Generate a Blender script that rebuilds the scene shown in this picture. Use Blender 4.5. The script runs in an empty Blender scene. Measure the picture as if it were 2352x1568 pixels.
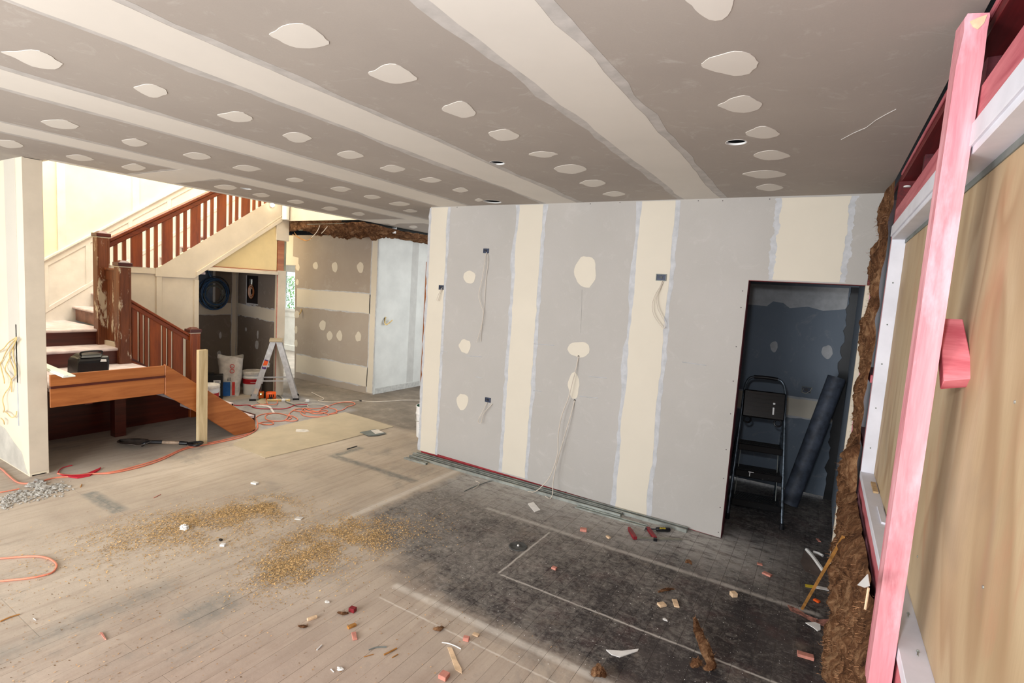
import bpy, math, random
from mathutils import Vector, Matrix
from mathutils import noise as mn
import numpy as np
random.seed(7)
SC = bpy.context.scene
COL = SC.collection
# ------------------------------------------------------------------ camera
FPX, CAMH = 1201.46, 1.776
RV = Vector((0.8553299, 0.51394755, 0.06533516))
UV = Vector((-0.10643802, 0.05090167, 0.99301559))
FV = Vector((-0.50703226, 0.85631007, -0.09824128))
CP = Vector((0, 0, CAMH))
cam = bpy.data.cameras.new('camera'); cam_ob = bpy.data.objects.new('camera', cam); COL.objects.link(cam_ob)
cam.sensor_width = 36; cam.lens = FPX / 2352 * 36; cam.clip_start = 0.05; cam.clip_end = 200
m = Matrix((RV, UV, -FV)).transposed().to_4x4(); m.translation = CP
cam_ob.matrix_world = m
SC.camera = cam_ob
# ------------------------------------------------------------------ world and lights
world = bpy.data.worlds.new('world'); SC.world = world; world.use_nodes = True
bg = world.node_tree.nodes['Background']; bg.inputs[0].default_value = (0.87, 0.93, 1.0, 1); bg.inputs[1].default_value = 1.8
def area(name, loc, target, sx, sy, power, col):
    l = bpy.data.lights.new(name, 'AREA'); l.shape = 'RECTANGLE'; l.size = sx; l.size_y = sy; l.energy = power; l.color = col
    o = bpy.data.objects.new(name, l); COL.objects.link(o); o.location = loc
    o.rotation_euler = (Vector(target) - Vector(loc)).to_track_quat('-Z', 'Y').to_euler(); return o
def bulb(name, loc, power, col, r=0.04):
    l = bpy.data.lights.new(name, 'POINT'); l.energy = power; l.color = col; l.shadow_soft_size = r
    o = bpy.data.objects.new(name, l); COL.objects.link(o); o.location = loc; return o
area('window_daylight', (-3.4, -2.6, 1.7), (-3.2, 3.5, 1.2), 4.5, 2.0, 250, (0.95, 0.97, 1.0))
area('camera_flash', (-0.12, 0.02, 1.98), (-1.7, 3.4, 1.55), 0.12, 0.08, 30, (0.90, 0.95, 1.0))
area('stair_skylight', (-6.7, 3.1, 4.75), (-6.9, 3.3, 0), 2.0, 2.6, 210, (1.0, 0.95, 0.82))
area('added_ceiling_fill', (-2.4, -1.6, .7), (-2.2, .6, 2.5), 1.0, .6, 90, (1.0, 0.97, 0.92))  # unseen fill light added behind the camera to brighten the ceiling
bulb('hallway_lamp', (-8.25, 5.0, 2.2), 45, (1.0, 0.78, 0.48))
area('added_hall_fill', (-3.65, 6.9, 1.6), (-6, 6.9, 1.3), 1.8, 1.4, 28, (0.97, 0.98, 1.0))  # fill light added to brighten the white hallway wall, no known window
area('back_room_daylight', (-9.4, 7.7, 1.9), (-9.2, 6.8, 0.8), 1.6, 0.9, 160, (0.95, 1.0, 1.0))
SC.view_settings.view_transform = 'Standard'; SC.view_settings.look = 'None'; SC.view_settings.gamma = 1
SC.view_settings.use_curve_mapping = False; SC.view_settings.exposure = -0.1
# ------------------------------------------------------------------ measuring helpers
# a surveyed pixel and the plane it lies on give the real position in metres
def W(u, v, ax, val):
    d = RV * ((u - 1176) / FPX) - UV * ((v - 784) / FPX) + FV
    i = 'xyz'.index(ax); return CP + d * ((val - CP[i]) / d[i])
def G(u, v, z=0.0): return W(u, v, 'z', z)
HC, YW, XL, XD, XR, DH = 2.547, 4.147, -3.494, -0.502, 0.249, 1.957
X1, X2, X3, X4 = -5.36, -6.44, -6.80, -7.88
# ------------------------------------------------------------------ mesh builder
class MB:
    def __init__(s): s.v = []; s.f = []; s.mi = []; s.cur = 0
    def add(s, vs, fs):
        b = len(s.v); s.v += [tuple(x) for x in vs]; s.f += [[i + b for i in f] for f in fs]; s.mi += [s.cur] * len(fs); return s
    def box(s, x0, x1, y0, y1, z0, z1):
        if x0 > x1: x0, x1 = x1, x0
        if y0 > y1: y0, y1 = y1, y0
        if z0 > z1: z0, z1 = z1, z0
        return s.add([(x0,y0,z0),(x1,y0,z0),(x1,y1,z0),(x0,y1,z0),(x0,y0,z1),(x1,y0,z1),(x1,y1,z1),(x0,y1,z1)],
                     [(0,3,2,1),(4,5,6,7),(0,1,5,4),(1,2,6,5),(2,3,7,6),(3,0,4,7)])
    def obox(s, c, ax, ay, az):   # oriented box: centre and three half-axis vectors
        c, ax, ay, az = map(Vector, (c, ax, ay, az)); vs = []
        for k in (-1, 1):
            for i, j in ((-1,-1),(1,-1),(1,1),(-1,1)): vs.append(c + ax*i + ay*j + az*k)
        return s.add(vs, [(0,3,2,1),(4,5,6,7),(0,1,5,4),(1,2,6,5),(2,3,7,6),(3,0,4,7)])
    def bar(s, a, b, w, t, up=(0,0,1)):   # straight bar from a to b, width w along the side axis, thickness t
        a, b = Vector(a), Vector(b); d = (b - a); L = d.length; d.normalize(); up = Vector(up)
        side = d.cross(up); side.normalize(); n = side.cross(d)
        return s.obox((a + b) / 2, side * w / 2, d * L / 2, n * t / 2)
    def prism(s, pts, off):       # polygon (3-D points) extruded by vector off
        pts = [Vector(p) for p in pts]; off = Vector(off); n = len(pts)
        return s.add(pts + [p + off for p in pts],
                     [tuple(range(n))[::-1], tuple(range(n, 2*n))] + [(i, (i+1) % n, (i+1) % n + n, i + n) for i in range(n)])
    def tube(s, pts, r, n=8, caps=True, closed=False):
        pts = [Vector(p) for p in pts]; N = len(pts); vs = []; fs = []
        rr = r if isinstance(r, (list, tuple)) else [r] * N
        t0 = (pts[1] - pts[0]).normalized(); ref = Vector((0,0,1)) if abs(t0.z) < .9 else Vector((1,0,0))
        nrm = t0.cross(ref).normalized()
        for i, p in enumerate(pts):
            if closed: t = pts[(i+1) % N] - pts[i-1]
            else: t = pts[min(i+1, N-1)] - pts[max(i-1, 0)]
            if t.length < 1e-9: t = t0
            t.normalize(); nrm = (nrm - t * nrm.dot(t))
            if nrm.length < 1e-6: nrm = t.cross(Vector((0.3,0.5,0.8)))
            nrm.normalize(); bn = t.cross(nrm)
            for k in range(n):
                a = 2 * math.pi * k / n; vs.append(p + (nrm * math.cos(a) + bn * math.sin(a)) * rr[i])
        M = N if closed else N - 1
        for i in range(M):
            for k in range(n):
                a = i*n + k; b = i*n + (k+1) % n; c = ((i+1) % N)*n + (k+1) % n; d = ((i+1) % N)*n + k; fs.append((a, b, c, d))
        if caps and not closed: fs += [tuple(range(n))[::-1], tuple(range((N-1)*n, N*n))]
        return s.add(vs, fs)
    def lathe(s, prof, c=(0,0,0), n=32, cap=False):   # prof: (radius, z)
        vs = []; fs = []; c = Vector(c)
        for r, z in prof:
            for k in range(n):
                a = 2 * math.pi * k / n; vs.append(c + Vector((r * math.cos(a), r * math.sin(a), z)))
        for i in range(len(prof) - 1):
            for k in range(n): fs.append((i*n + k, i*n + (k+1) % n, (i+1)*n + (k+1) % n, (i+1)*n + k))
        if cap: fs += [tuple(range(n))[::-1], tuple(range((len(prof)-1)*n, len(prof)*n))]
        return s.add(vs, fs)
    def lump(s, c, r, sub=12, amp=.25, sc=(1,1,1), seed=0, freq=2.0, flat=None):
        c = Vector(c); vs = []; fs = []; n = sub; mrow = sub // 2 + 1
        for i in range(mrow + 1):
            th = math.pi * i / mrow
            for k in range(n):
                a = 2*math.pi*k/n; d = Vector((math.sin(th)*math.cos(a), math.sin(th)*math.sin(a), math.cos(th)))
                q = 1 + amp * mn.noise(d * freq + Vector((seed*7.1, seed*3.3, 1.7)))*2
                p = Vector((d.x*sc[0], d.y*sc[1], d.z*sc[2])) * (r*q) + c
                if flat is not None and p.z < flat: p.z = flat
                vs.append(p)
        for i in range(mrow):
            for k in range(n): fs.append((i*n+k, (i+1)*n+k, (i+1)*n+(k+1)%n, i*n+(k+1)%n))
        return s.add(vs, fs)
def spl(pts, n=8, closed=False):   # Catmull-Rom
    P = [Vector(p) for p in pts]; out = []; N = len(P)
    for i in range(N if closed else N - 1):
        if closed: p0, p1, p2, p3 = P[i-1], P[i], P[(i+1) % N], P[(i+2) % N]
        else: p0, p1, p2, p3 = P[max(i-1,0)], P[i], P[i+1], P[min(i+2,N-1)]
        for k in range(n):
            t = k / n
            out.append(.5*((2*p1) + (p2-p0)*t + (2*p0-5*p1+4*p2-p3)*t*t + (3*p1-p0-3*p2+p3)*t**3))
    if not closed: out.append(P[-1])
    return out
def wpos(o):
    p = Vector((0,0,0))
    while o is not None: p = p + o.location; o = o.parent
    return p
def build(name, mb, m, parent=None, bevel=0, smooth=False, keep=False, kind=None):
    vs = mb.v; off = wpos(parent) if parent else None
    if off is None:
        if keep: off = Vector((0,0,0))
        else:
            xs, ys, zs = zip(*vs); off = Vector(((min(xs)+max(xs))/2, (min(ys)+max(ys))/2, min(zs)))
    me = bpy.data.meshes.new(name); me.from_pydata([(x-off.x, y-off.y, z-off.z) for x, y, z in vs], [], mb.f)
    for mm in (m if isinstance(m, (list, tuple)) else [m]): me.materials.append(mm)
    for p, i in zip(me.polygons, mb.mi): p.material_index = i
    if smooth:
        for p in me.polygons: p.use_smooth = True
    me.validate(); me.update()
    o = bpy.data.objects.new(name, me); COL.objects.link(o)
    if parent: o.parent = parent
    else: o.location = off
    if bevel:
        b = o.modifiers.new('bevel', 'BEVEL'); b.width = bevel; b.segments = 1; b.limit_method = 'ANGLE'
    if smooth: o.modifiers.new('es', 'EDGE_SPLIT').split_angle = math.radians(40)
    if kind: o['kind'] = kind
    return o
def thing(name, loc, label, cat, group=None):
    o = bpy.data.objects.new(name, None); COL.objects.link(o); o.location = loc; o.empty_display_size = .05
    o['label'] = label; o['category'] = cat
    if group: o['group'] = group
    return o
def tag(o, label, cat, group=None, kind=None):
    o['label'] = label; o['category'] = cat
    if group: o['group'] = group
    if kind: o['kind'] = kind
    return o
def text(name, body, size, mat_, M, parent, ext=.0006):   # flat lettering laid at matrix M (x right, y up)
    cu = bpy.data.curves.new(name, 'FONT'); cu.body = body; cu.size = size; cu.extrude = ext; cu.align_x = 'CENTER'; cu.align_y = 'CENTER'
    t = bpy.data.objects.new(name, cu); COL.objects.link(t); dg = bpy.context.evaluated_depsgraph_get()
    me = bpy.data.meshes.new_from_object(t.evaluated_get(dg)); bpy.data.objects.remove(t)
    me.transform(Matrix.Translation(-wpos(parent)) @ M); me.materials.clear(); me.materials.append(mat_)
    o = bpy.data.objects.new(name, me); COL.objects.link(o); o.parent = parent; return o
def frame(o, x, y):
    x = Vector(x).normalized(); y = Vector(y); y = (y - x*y.dot(x)).normalized(); z = x.cross(y)
    mm = Matrix((x, y, z)).transposed().to_4x4(); mm.translation = Vector(o); return mm
# ------------------------------------------------------------------ materials
def lin(c): return tuple(((x/255)/12.92 if x/255 <= .04045 else ((x/255+.055)/1.055)**2.4) for x in c) + (1,)
class NT:
    def __init__(s, name):
        s.m = bpy.data.materials.new(name); s.m.use_nodes = True; s.t = s.m.node_tree; s.b = s.t.nodes['Principled BSDF']
    def n(s, typ, **kw):
        nd = s.t.nodes.new(typ)
        for k, v in kw.items():
            if k == 'ins':
                for kk, vv in v.items(): s.inp(nd, kk, vv)
            else: setattr(nd, k, v)
        return nd
    def inp(s, nd, k, v):
        if isinstance(v, bpy.types.NodeSocket): s.t.links.new(v, nd.inputs[k])
        else: nd.inputs[k].default_value = v
    def pos(s, obj=True):
        return s.n('ShaderNodeTexCoord').outputs['Object'] if obj else s.n('ShaderNodeNewGeometry').outputs['Position']
    def map(s, vec, scale=(1,1,1), loc=(0,0,0), rot=(0,0,0)):
        return s.n('ShaderNodeMapping', ins={'Vector': vec, 'Scale': scale, 'Location': loc, 'Rotation': rot}).outputs[0]
    def noise(s, vec, scale, detail=4, rough=.5, dist=0):
        return s.n('ShaderNodeTexNoise', ins={'Vector': vec, 'Scale': scale, 'Detail': detail, 'Roughness': rough, 'Distortion': dist}).outputs['Fac']
    def ramp(s, fac, stops, mode='LINEAR'):
        r = s.n('ShaderNodeValToRGB', ins={'Fac': fac}); r.color_ramp.interpolation = mode; e = r.color_ramp.elements
        while len(e) < len(stops): e.new(.5)
        for el, (p, c) in zip(e, stops): el.position = p; el.color = c if len(c) == 4 else lin(c)
        return r.outputs[0]
    def rng(s, fac, a, b, c=0., d=1.): return s.n('ShaderNodeMapRange', ins={0: fac, 1: a, 2: b, 3: c, 4: d}).outputs[0]
    def mth(s, op, a, b=0.): return s.n('ShaderNodeMath', operation=op, ins={0: a, 1: b}).outputs[0]
    def mix(s, f, a, b, mode='MIX'):
        nd = s.n('ShaderNodeMix', data_type='RGBA', blend_type=mode)
        s.inp(nd, 0, f); s.inp(nd, 6, a); s.inp(nd, 7, b); return nd.outputs[2]
    def fin(s, col=None, rough=.8, metal=0, bump=None, bs=.2, bd=.01, spec=.35):
        if col is not None: s.inp(s.b, 'Base Color', col)
        s.inp(s.b, 'Roughness', rough); s.inp(s.b, 'Metallic', metal); s.inp(s.b, 'Specular IOR Level', spec)
        if bump is not None:
            nd = s.n('ShaderNodeBump', ins={'Strength': bs, 'Distance': bd, 'Height': bump}); s.t.links.new(nd.outputs[0], s.b.inputs['Normal'])
        return s.m
def plain(name, c, var=.06, scale=6, rough=.8, metal=0, bump=0, spec=.35, world=False, det=5):
    a = NT(name); p = a.pos(not world); f = a.noise(p, scale, det, .6)
    lo = tuple(x*(1-var*1.6) for x in c); hi = tuple(min(255, x*(1+var)) for x in c)
    col = a.ramp(f, [(.3, lo), (.7, hi)])
    return a.fin(col, rough, metal, a.noise(p, scale*12, 3) if bump else None, bump or .1, .002, spec)
def wood(name, c1, c2, axis=2, scale=3, rough=.6, rings=14, spec=.4, dist=1.2, stain=None, stretch=.08):
    a = NT(name); p = a.pos(); s = [1,1,1]; s[axis] = stretch
    oi = a.n('ShaderNodeObjectInfo').outputs['Random']
    p2 = a.n('ShaderNodeVectorMath', operation='ADD', ins={0: a.map(p, tuple(s))}).outputs[0]
    a.t.links.new(a.n('ShaderNodeCombineXYZ', ins={0: a.mth('MULTIPLY', oi, 9.), 1: a.mth('MULTIPLY', oi, 5.)}).outputs[0], p2.node.inputs[1])
    g = a.noise(p2, scale*3, 5, .6, dist); fine = a.noise(p2, scale*rings*2, 3, .7)
    f = a.mth('ADD', a.mth('MULTIPLY', g, .75), a.mth('MULTIPLY', fine, .25))
    col = a.ramp(f, [(.36, c2), (.62, c1)])
    if stain:
        sc, colr, lo, hi = stain
        col = a.mix(a.rng(a.noise(a.map(p, (1,1,.3)), sc, 6, .7), lo, hi), col, lin(colr))
    return a.fin(col, rough, 0, fine, .15, .002, spec)
M = {}
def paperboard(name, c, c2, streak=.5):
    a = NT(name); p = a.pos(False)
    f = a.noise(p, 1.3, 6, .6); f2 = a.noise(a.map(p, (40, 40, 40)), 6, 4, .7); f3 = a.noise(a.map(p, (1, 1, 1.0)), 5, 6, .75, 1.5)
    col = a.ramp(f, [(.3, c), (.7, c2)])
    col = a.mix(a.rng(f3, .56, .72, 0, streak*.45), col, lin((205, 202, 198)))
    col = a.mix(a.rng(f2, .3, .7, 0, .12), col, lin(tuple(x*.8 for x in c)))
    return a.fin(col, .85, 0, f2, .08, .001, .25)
M['board'] = paperboard('plasterboard_grey', (170, 166, 160), (178, 174, 169))
M['board_ceiling'] = paperboard('plasterboard_ceiling', (158, 150, 143), (168, 160, 152), .7)
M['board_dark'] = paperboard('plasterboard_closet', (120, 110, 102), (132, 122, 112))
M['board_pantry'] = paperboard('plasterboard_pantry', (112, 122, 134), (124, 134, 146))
M['compound'] = plain('joint_compound_cream', (206, 198, 182), .012, 1.5, .8)
M['compound_c'] = plain('joint_compound_ceiling', (208, 203, 195), .012, 2, .8)
M['skim'] = plain('thin_skim_edge', (184, 185, 187), .05, 14, .85)
M['skim_c'] = plain('thin_skim_edge_ceiling', (180, 176, 172), .05, 14, .85)
M['cream'] = plain('cream_paint', (212, 200, 180), .03, 3, .55)
M['cream_wall'] = plain('cream_sealed_board', (230, 219, 194), .03, 1.5, .8)
M['upper_wall'] = plain('pale_yellow_upper_wall', (244, 236, 206), .04, 2, .8)
M['clampred'] = plain('dark_red_casting', (124, 30, 38), .1, 20, .5)
M['yellow_wall'] = plain('yellow_plaster', (226, 204, 154), .04, 2, .8)
M['white_paint'] = plain('white_gloss_paint', (228, 226, 220), .03, 5, .4)
M['white_sill'] = plain('white_primer', (214, 214, 222), .03, 5, .5)
M['white'] = plain('white_plastic', (232, 232, 230), .02, 5, .35)
M['pink'] = wood('pink_treated_pine', (220, 156, 162), (190, 112, 122), 2, 5, .55, 10, stain=(6, (246, 190, 200), .5, .75))
M['pink_y'] = wood('pink_treated_pine_level', (196, 112, 118), (160, 70, 82), 1, 5, .6, 10)
M['pink_x'] = wood('pink_treated_pine_cross', (222, 130, 136), (184, 84, 94), 0, 5, .6, 10)
M['redpine_shade'] = wood('red_pine_and_shade', (112, 24, 28), (76, 12, 16), 1, 4, .6, 8)  # red timber; also pink framing with its shade put into the colour
M['redplate'] = plain('red_bottom_plate', (150, 50, 54), .15, 10, .7)
M['ply'] = None
a = NT('plywood_face'); p = a.pos(); q = a.map(p, (1, 1.0, .5), rot=(.35, 0, 0)); n1 = a.noise(q, 1.7, 3, .5, .9)
ring = a.mth('FRACT', a.mth('MULTIPLY', a.noise(q, 1.2, 2, .45, 1.0), 10.))
col = a.ramp(n1, [(.3, (166, 142, 108)), (.5, (178, 155, 122)), (.72, (186, 167, 138))])
col = a.mix(a.mth('MULTIPLY', a.mth('MULTIPLY', a.rng(ring, .25, .75), a.rng(ring, 1, .8)), a.rng(a.noise(a.map(p, (1,1,1), (4,4,4)), 1.6, 2), .38, .6, .05, .45)), col, lin((128, 90, 56)))
col = a.mix(a.rng(a.noise(a.map(p, (1, 1.6, .5)), 3.1, 4, .6, .8), .58, .74, 0, .5), col, lin((172, 120, 92)))
col = a.mix(a.rng(a.noise(a.map(p, (1, 1.2, .8)), 1.9, 4, .6, .5), .60, .78, 0, .45), col, lin((128, 116, 100)))
col = a.mix(a.rng(a.noise(a.map(p, (1, 30, 1.2)), 6, 3, .7), .45, .7, 0, .22), col, lin((146, 124, 92)))
M['ply'] = a.fin(col, .6, 0, n1, .05, .002, .3)
M['plyedge'] = plain('ply_edge', (190, 160, 120), .1, 30, .7)
M['oak'] = wood('varnished_mahogany', (142, 68, 20), (102, 42, 10), 2, 4, .32, 8, .5)
M['oak_y'] = wood('varnished_mahogany_rail', (132, 60, 20), (92, 36, 10), 1, 4, .3, 8, .5)
M['oak_dark'] = wood('dark_mahogany', (88, 34, 22), (58, 20, 14), 1, 4, .35, 8, .5)
M['oak_newel'] = wood('worn_mahogany_newel', (120, 68, 40), (84, 44, 26), 2, 4, .45, 8, .4, stain=(9, (196, 184, 164), .57, .62))
M['stringer'] = wood('orange_brown_stringer', (176, 108, 58), (146, 82, 40), 1, 4, .4, 8, .4, stain=(9, (206, 176, 146), .70, .82))
M['tread'] = plain('dusty_tread', (206, 192, 192), .08, 8, .9)
M['riser_dusty'] = plain('dusty_riser', (138, 106, 96), .12, 8, .8)
M['pine'] = wood('raw_pine', (210, 190, 150), (178, 154, 112), 2, 5, .75, 10)
M['trim_white'] = plain('primed_trim', (222, 226, 216), .03, 4, .5)
M['steel'] = plain('galvanised_steel', (170, 174, 168), .1, 14, .42, .75)
M['alu'] = plain('aluminium', (196, 198, 200), .06, 20, .45, .6)
M['black'] = plain('black_plastic', (22, 22, 25), .2, 9, .38)
M['blacksteel'] = plain('black_painted_tube', (70, 78, 86), .25, 30, .3, .5)
a = NT('black_ladder_plastic'); p = a.pos(); col = a.mix(a.rng(a.noise(p, 26, 4, .8), .66, .72), lin((14, 14, 16)), lin((120, 124, 128)))
M['blacktread'] = a.fin(col, .3)
M['pipe'] = plain('dark_grey_pipe', (58, 64, 76), .2, 14, .6)
M['green'] = plain('green_plaster', (60, 110, 80), .15, 12, .8)
M['redlabel'] = plain('red_label', (170, 22, 32), .05, 9, .4)
M['bluelabel'] = plain('blue_print', (36, 92, 160), .1, 9, .6)
M['redprint'] = plain('red_print', (206, 60, 52), .1, 9, .6)
M['orange'] = plain('orange_plastic', (232, 92, 30), .08, 9, .4)
M['purple'] = plain('purple_print', (70, 34, 110), .05, 9, .5)
M['bag'] = plain('paper_sack', (214, 208, 200), .08, 12, .8, bump=.3)
M['blackbox'] = plain('black_carton', (30, 27, 25), .2, 6, .6)
M['wire'] = plain('white_cable_sheath', (206, 196, 182), .05, 9, .5)
M['wire_y'] = plain('yellowed_cable_sheath', (224, 196, 134), .1, 9, .5)
M['cord_orange'] = plain('orange_cord', (222, 132, 104), .06, 9, .45)
M['cord_red'] = plain('red_strap', (190, 40, 56), .08, 9, .5)
M['cord_grey'] = plain('grey_cord', (110, 116, 112), .1, 9, .5)
M['cord_blue'] = plain('blue_hose', (60, 96, 138), .1, 9, .4)
M['box_blue'] = plain('blue_black_wall_box', (50, 58, 78), .25, 40, .5)
M['darkhole'] = plain('dark_cavity', (30, 24, 24), .1, 9, .95)
M['glass'] = None
a = NT('glass'); a.fin((.95, 1, 1, 1), .02); a.b.inputs['Transmission Weight'].default_value = 1; a.b.inputs['IOR'].default_value = 1.1; M['glass'] = a.m
a = NT('glasswool'); p = a.pos(False); f = a.noise(a.map(p, (1,1,.7)), 22, 7, .75, 1.0); g = a.noise(p, 5, 3, .6)
col = a.ramp(a.mth('ADD', a.mth('MULTIPLY', f, .65), a.mth('MULTIPLY', g, .35)), [(.36, (54, 34, 22)), (.5, (108, 74, 50)), (.66, (168, 132, 98))])
M['wool'] = a.fin(col, .95, 0, f, .9, .02, .1)
M['wool_f'] = plain('glasswool_fibres', (140, 102, 72), .3, 12, .8)
a = NT('lamp_glow'); a.b.inputs['Emission Color'].default_value = (1, .93, .78, 1); a.b.inputs['Emission Strength'].default_value = 25; M['glow'] = a.m
a = NT('led_green'); a.b.inputs['Emission Color'].default_value = (.2, 1, .4, 1); a.b.inputs['Emission Strength'].default_value = 12; M['led'] = a.m
M['chip'] = plain('sawdust_chips', (198, 164, 114), .2, 60, .9)
M['maroon'] = plain('maroon_edge', (84, 34, 40), .2, 20, .8)
M['leaf'] = plain('garden_leaves', (150, 200, 110), .35, 8, .6)
M['terracotta'] = plain('pink_offcut', (194, 130, 114), .1, 20, .8)
M['offcut'] = plain('pine_offcut', (214, 184, 150), .1, 20, .8)
M['paper'] = plain('paper_scrap', (226, 224, 220), .03, 20, .7)
M['stick'] = plain('brown_stick', (166, 116, 58), .15, 20, .6)
M['rubble'] = plain('plaster_rubble', (176, 172, 164), .1, 30, .95)
M['yellowtape'] = plain('yellow_print', (216, 190, 60), .08, 20, .6)
# floor: dark bitumen-stained boards in the far bay, tan plaster dust elsewhere
def floor_mat(name, sheet):
    a = NT(name); p = a.pos(False); sx = a.n('ShaderNodeSeparateXYZ', ins={0: p}); X, Y = sx.outputs[0], sx.outputs[1]
    wob = a.mth('MULTIPLY', a.mth('SUBTRACT', a.noise(p, 5, 5, .7), .5), .30)
    wob2 = a.mth('MULTIPLY', a.mth('SUBTRACT', a.noise(p, 2.2, 5, .65), .5), .9)
    dx = a.rng(a.mth('ADD', X, wob), -2.88, -2.76); 
    dy = a.rng(a.mth('ADD', Y, wob), 2.12, 2.34)
    cor = a.rng(a.mth('ADD', a.mth('ADD', a.mth('MULTIPLY', X, .45), Y), wob2), 1.30, 1.62)     # swept corner under the chips
    dark = a.mth('MULTIPLY', a.mth('MULTIPLY', dx, dy), cor)
    if sheet: dark = 0.0
    stretchY = a.map(p, (6, .5, 1))
    base = a.ramp(a.noise(p, .9, 7, .65), [(.28, (164, 150, 135)), (.5, (188, 174, 157)), (.72, (204, 191, 174))])
    nearp = a.mth('MULTIPLY', a.rng(Y, 2.4, 1.2), a.rng(X, -3.2, -2.0))
    base = a.mix(a.mth('MULTIPLY', nearp, .75), base, a.ramp(a.noise(p, 1.6, 6, .7), [(.3, (144, 120, 110)), (.5, (166, 143, 130)), (.7, (184, 164, 150))]))
    base = a.mix(a.rng(a.noise(stretchY, 3, 5, .7), .48, .72, 0, .5), base, lin((148, 128, 112)))
    base = a.mix(a.rng(a.noise(p, 1.7, 7, .72, .4), .56, .68, 0, .55), base, lin((136, 132, 124)))
    base = a.mix(a.rng(a.noise(a.map(p, (1,1,1), (3,7,0)), 14, 6, .8), .6, .75, 0, .35), base, lin((206, 196, 180)))
    tan = a.mix(a.rng(a.noise(p, 90, 3, .8), .62, .72, 0, .5), base, lin((118, 100, 84)))
    dk = a.ramp(a.noise(p, 3.5, 8, .75), [(.32, (34, 31, 33)), (.52, (54, 49, 49)), (.7, (84, 78, 74))])
    dk = a.mix(a.rng(a.noise(p, 5, 6, .7), .52, .68, 0, .5), dk, lin((74, 46, 46)))
    fine = a.noise(a.map(p, (1, 1, 1), (1.7, 3, 0)), 34, 8, .82, .5); strk = a.noise(a.map(p, (1.2, 14, 1), rot=(0, 0, .6)), 7, 7, .8, .8); strk2 = a.noise(a.map(p, (16, 1.4, 1), rot=(0, 0, .35)), 6, 7, .8, .8)
    dusty = a.rng(a.mth('ADD', a.mth('MULTIPLY', X, -1.), a.mth('MULTIPLY', Y, .35)), 1.2, 3.6, -.03, .10)
    big = a.mth('MULTIPLY', a.mth('SUBTRACT', a.noise(p, 1.8, 4, .6), .5), .28)
    haze = a.mth('ADD', a.mth('ADD', dusty, big), a.mth('ADD', a.mth('MULTIPLY', fine, .38), a.mth('ADD', a.mth('MULTIPLY', a.noise(p, 13, 9, .8, 1.2), .42), a.mth('MULTIPLY', strk, .2))))
    dk = a.mix(a.rng(haze, .46, .66, 0, .85), dk, lin((160, 154, 146)))
    dk = a.mix(a.rng(a.noise(p, 2.6, 6, .75, .5), .58, .70, 0, .45), dk, lin((132, 118, 104)))
    wallband = a.mth('MULTIPLY', a.rng(Y, 3.4, 3.95), a.rng(X, .15, -.5))
    dk = a.mix(a.mth('MULTIPLY', a.mth('MULTIPLY', a.mth('MULTIPLY', wallband, a.rng(Y, 4.5, 4.15)), a.rng(a.noise(a.map(p, (1, 3, 1)), 6, 7, .75), .34, .54)), .9), dk, lin((184, 181, 176)))
    vor = a.n('ShaderNodeTexVoronoi', ins={'Vector': p, 'Scale': 26.}).outputs['Distance']
    sp = a.mth('MULTIPLY', a.rng(vor, .12, .05), a.rng(a.noise(p, 9, 2, .5), .56, .62))
    dk = a.mix(a.mth('MULTIPLY', sp, .55), dk, lin((190, 186, 180)))
    dk = a.mix(a.rng(a.noise(p, 120, 2, .8), .66, .72, 0, .6), dk, lin((186, 178, 166)))
    scr = a.mth('MULTIPLY', a.rng(a.noise(a.map(p, (3, 40, 1), rot=(0,0,.5)), 4, 3, .6), .66, .70), .45)
    dk = a.mix(scr, dk, lin((180, 174, 168)))
    def line(coord, c, w, lo=None, hi=None, other=None):
        l = a.rng(a.mth('ABSOLUTE', a.mth('SUBTRACT', a.mth('ADD', coord, a.mth('MULTIPLY', a.mth('SUBTRACT', a.noise(p, 18, 2, .5), .5), .012)), c)), w, w*.3)
        if lo is not None: l = a.mth('MULTIPLY', l, a.mth('MULTIPLY', a.rng(other, lo, lo+.02), a.rng(other, hi+.02, hi)))
        return l
    ls = a.mth('MAXIMUM', line(Y, 2.695, .010, -1.58, .2, X), line(Y, 2.075, .008, -2.0, -.3, X))
    ls = a.mth('MAXIMUM', ls, line(Y, 2.215, .035, -2.02, .2, X)); ls = a.mth('MAXIMUM', ls, a.mth('MULTIPLY', line(Y, 3.47, .03, -2.2, .15, X), .7))
    ls = a.mth('MAXIMUM', ls, line(X, -1.585, .010, 2.69, 3.4, Y)); ls = a.mth('MAXIMUM', ls, line(X, -2.90, .05, 2.4, 4.1, Y))
    ls = a.mth('MULTIPLY', ls, a.rng(a.noise(p, 11, 4, .7), .3, .5, .35, .9))
    dk = a.mix(ls, dk, lin((190, 184, 176))); 
    tan = a.mix(a.mth('MULTIPLY', ls, .7), tan, lin((222, 214, 202)))
    # exposed grey patches in the dusty area
    def rect(x0, x1, y0, y1, e=.04):
        return a.mth('MULTIPLY', a.mth('MULTIPLY', a.rng(a.mth('ADD', X, a.mth('MULTIPLY', wob, .2)), x0-e, x0+e), a.rng(X, x1+e, x1-e)), a.mth('MULTIPLY', a.rng(a.mth('ADD', Y, a.mth('MULTIPLY', wob, .2)), y0-e, y0+e), a.rng(Y, y1+e, y1-e)))
    gp = a.mth('MAXIMUM', rect(-4.74, -4.2, 1.67, 1.77, .02), rect(-4.1, -3.0, 3.49, 3.57, .02))
    gp = a.mth('MAXIMUM', gp, rect(-4.12, -4.04, 3.5, 3.9, .02))
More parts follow.
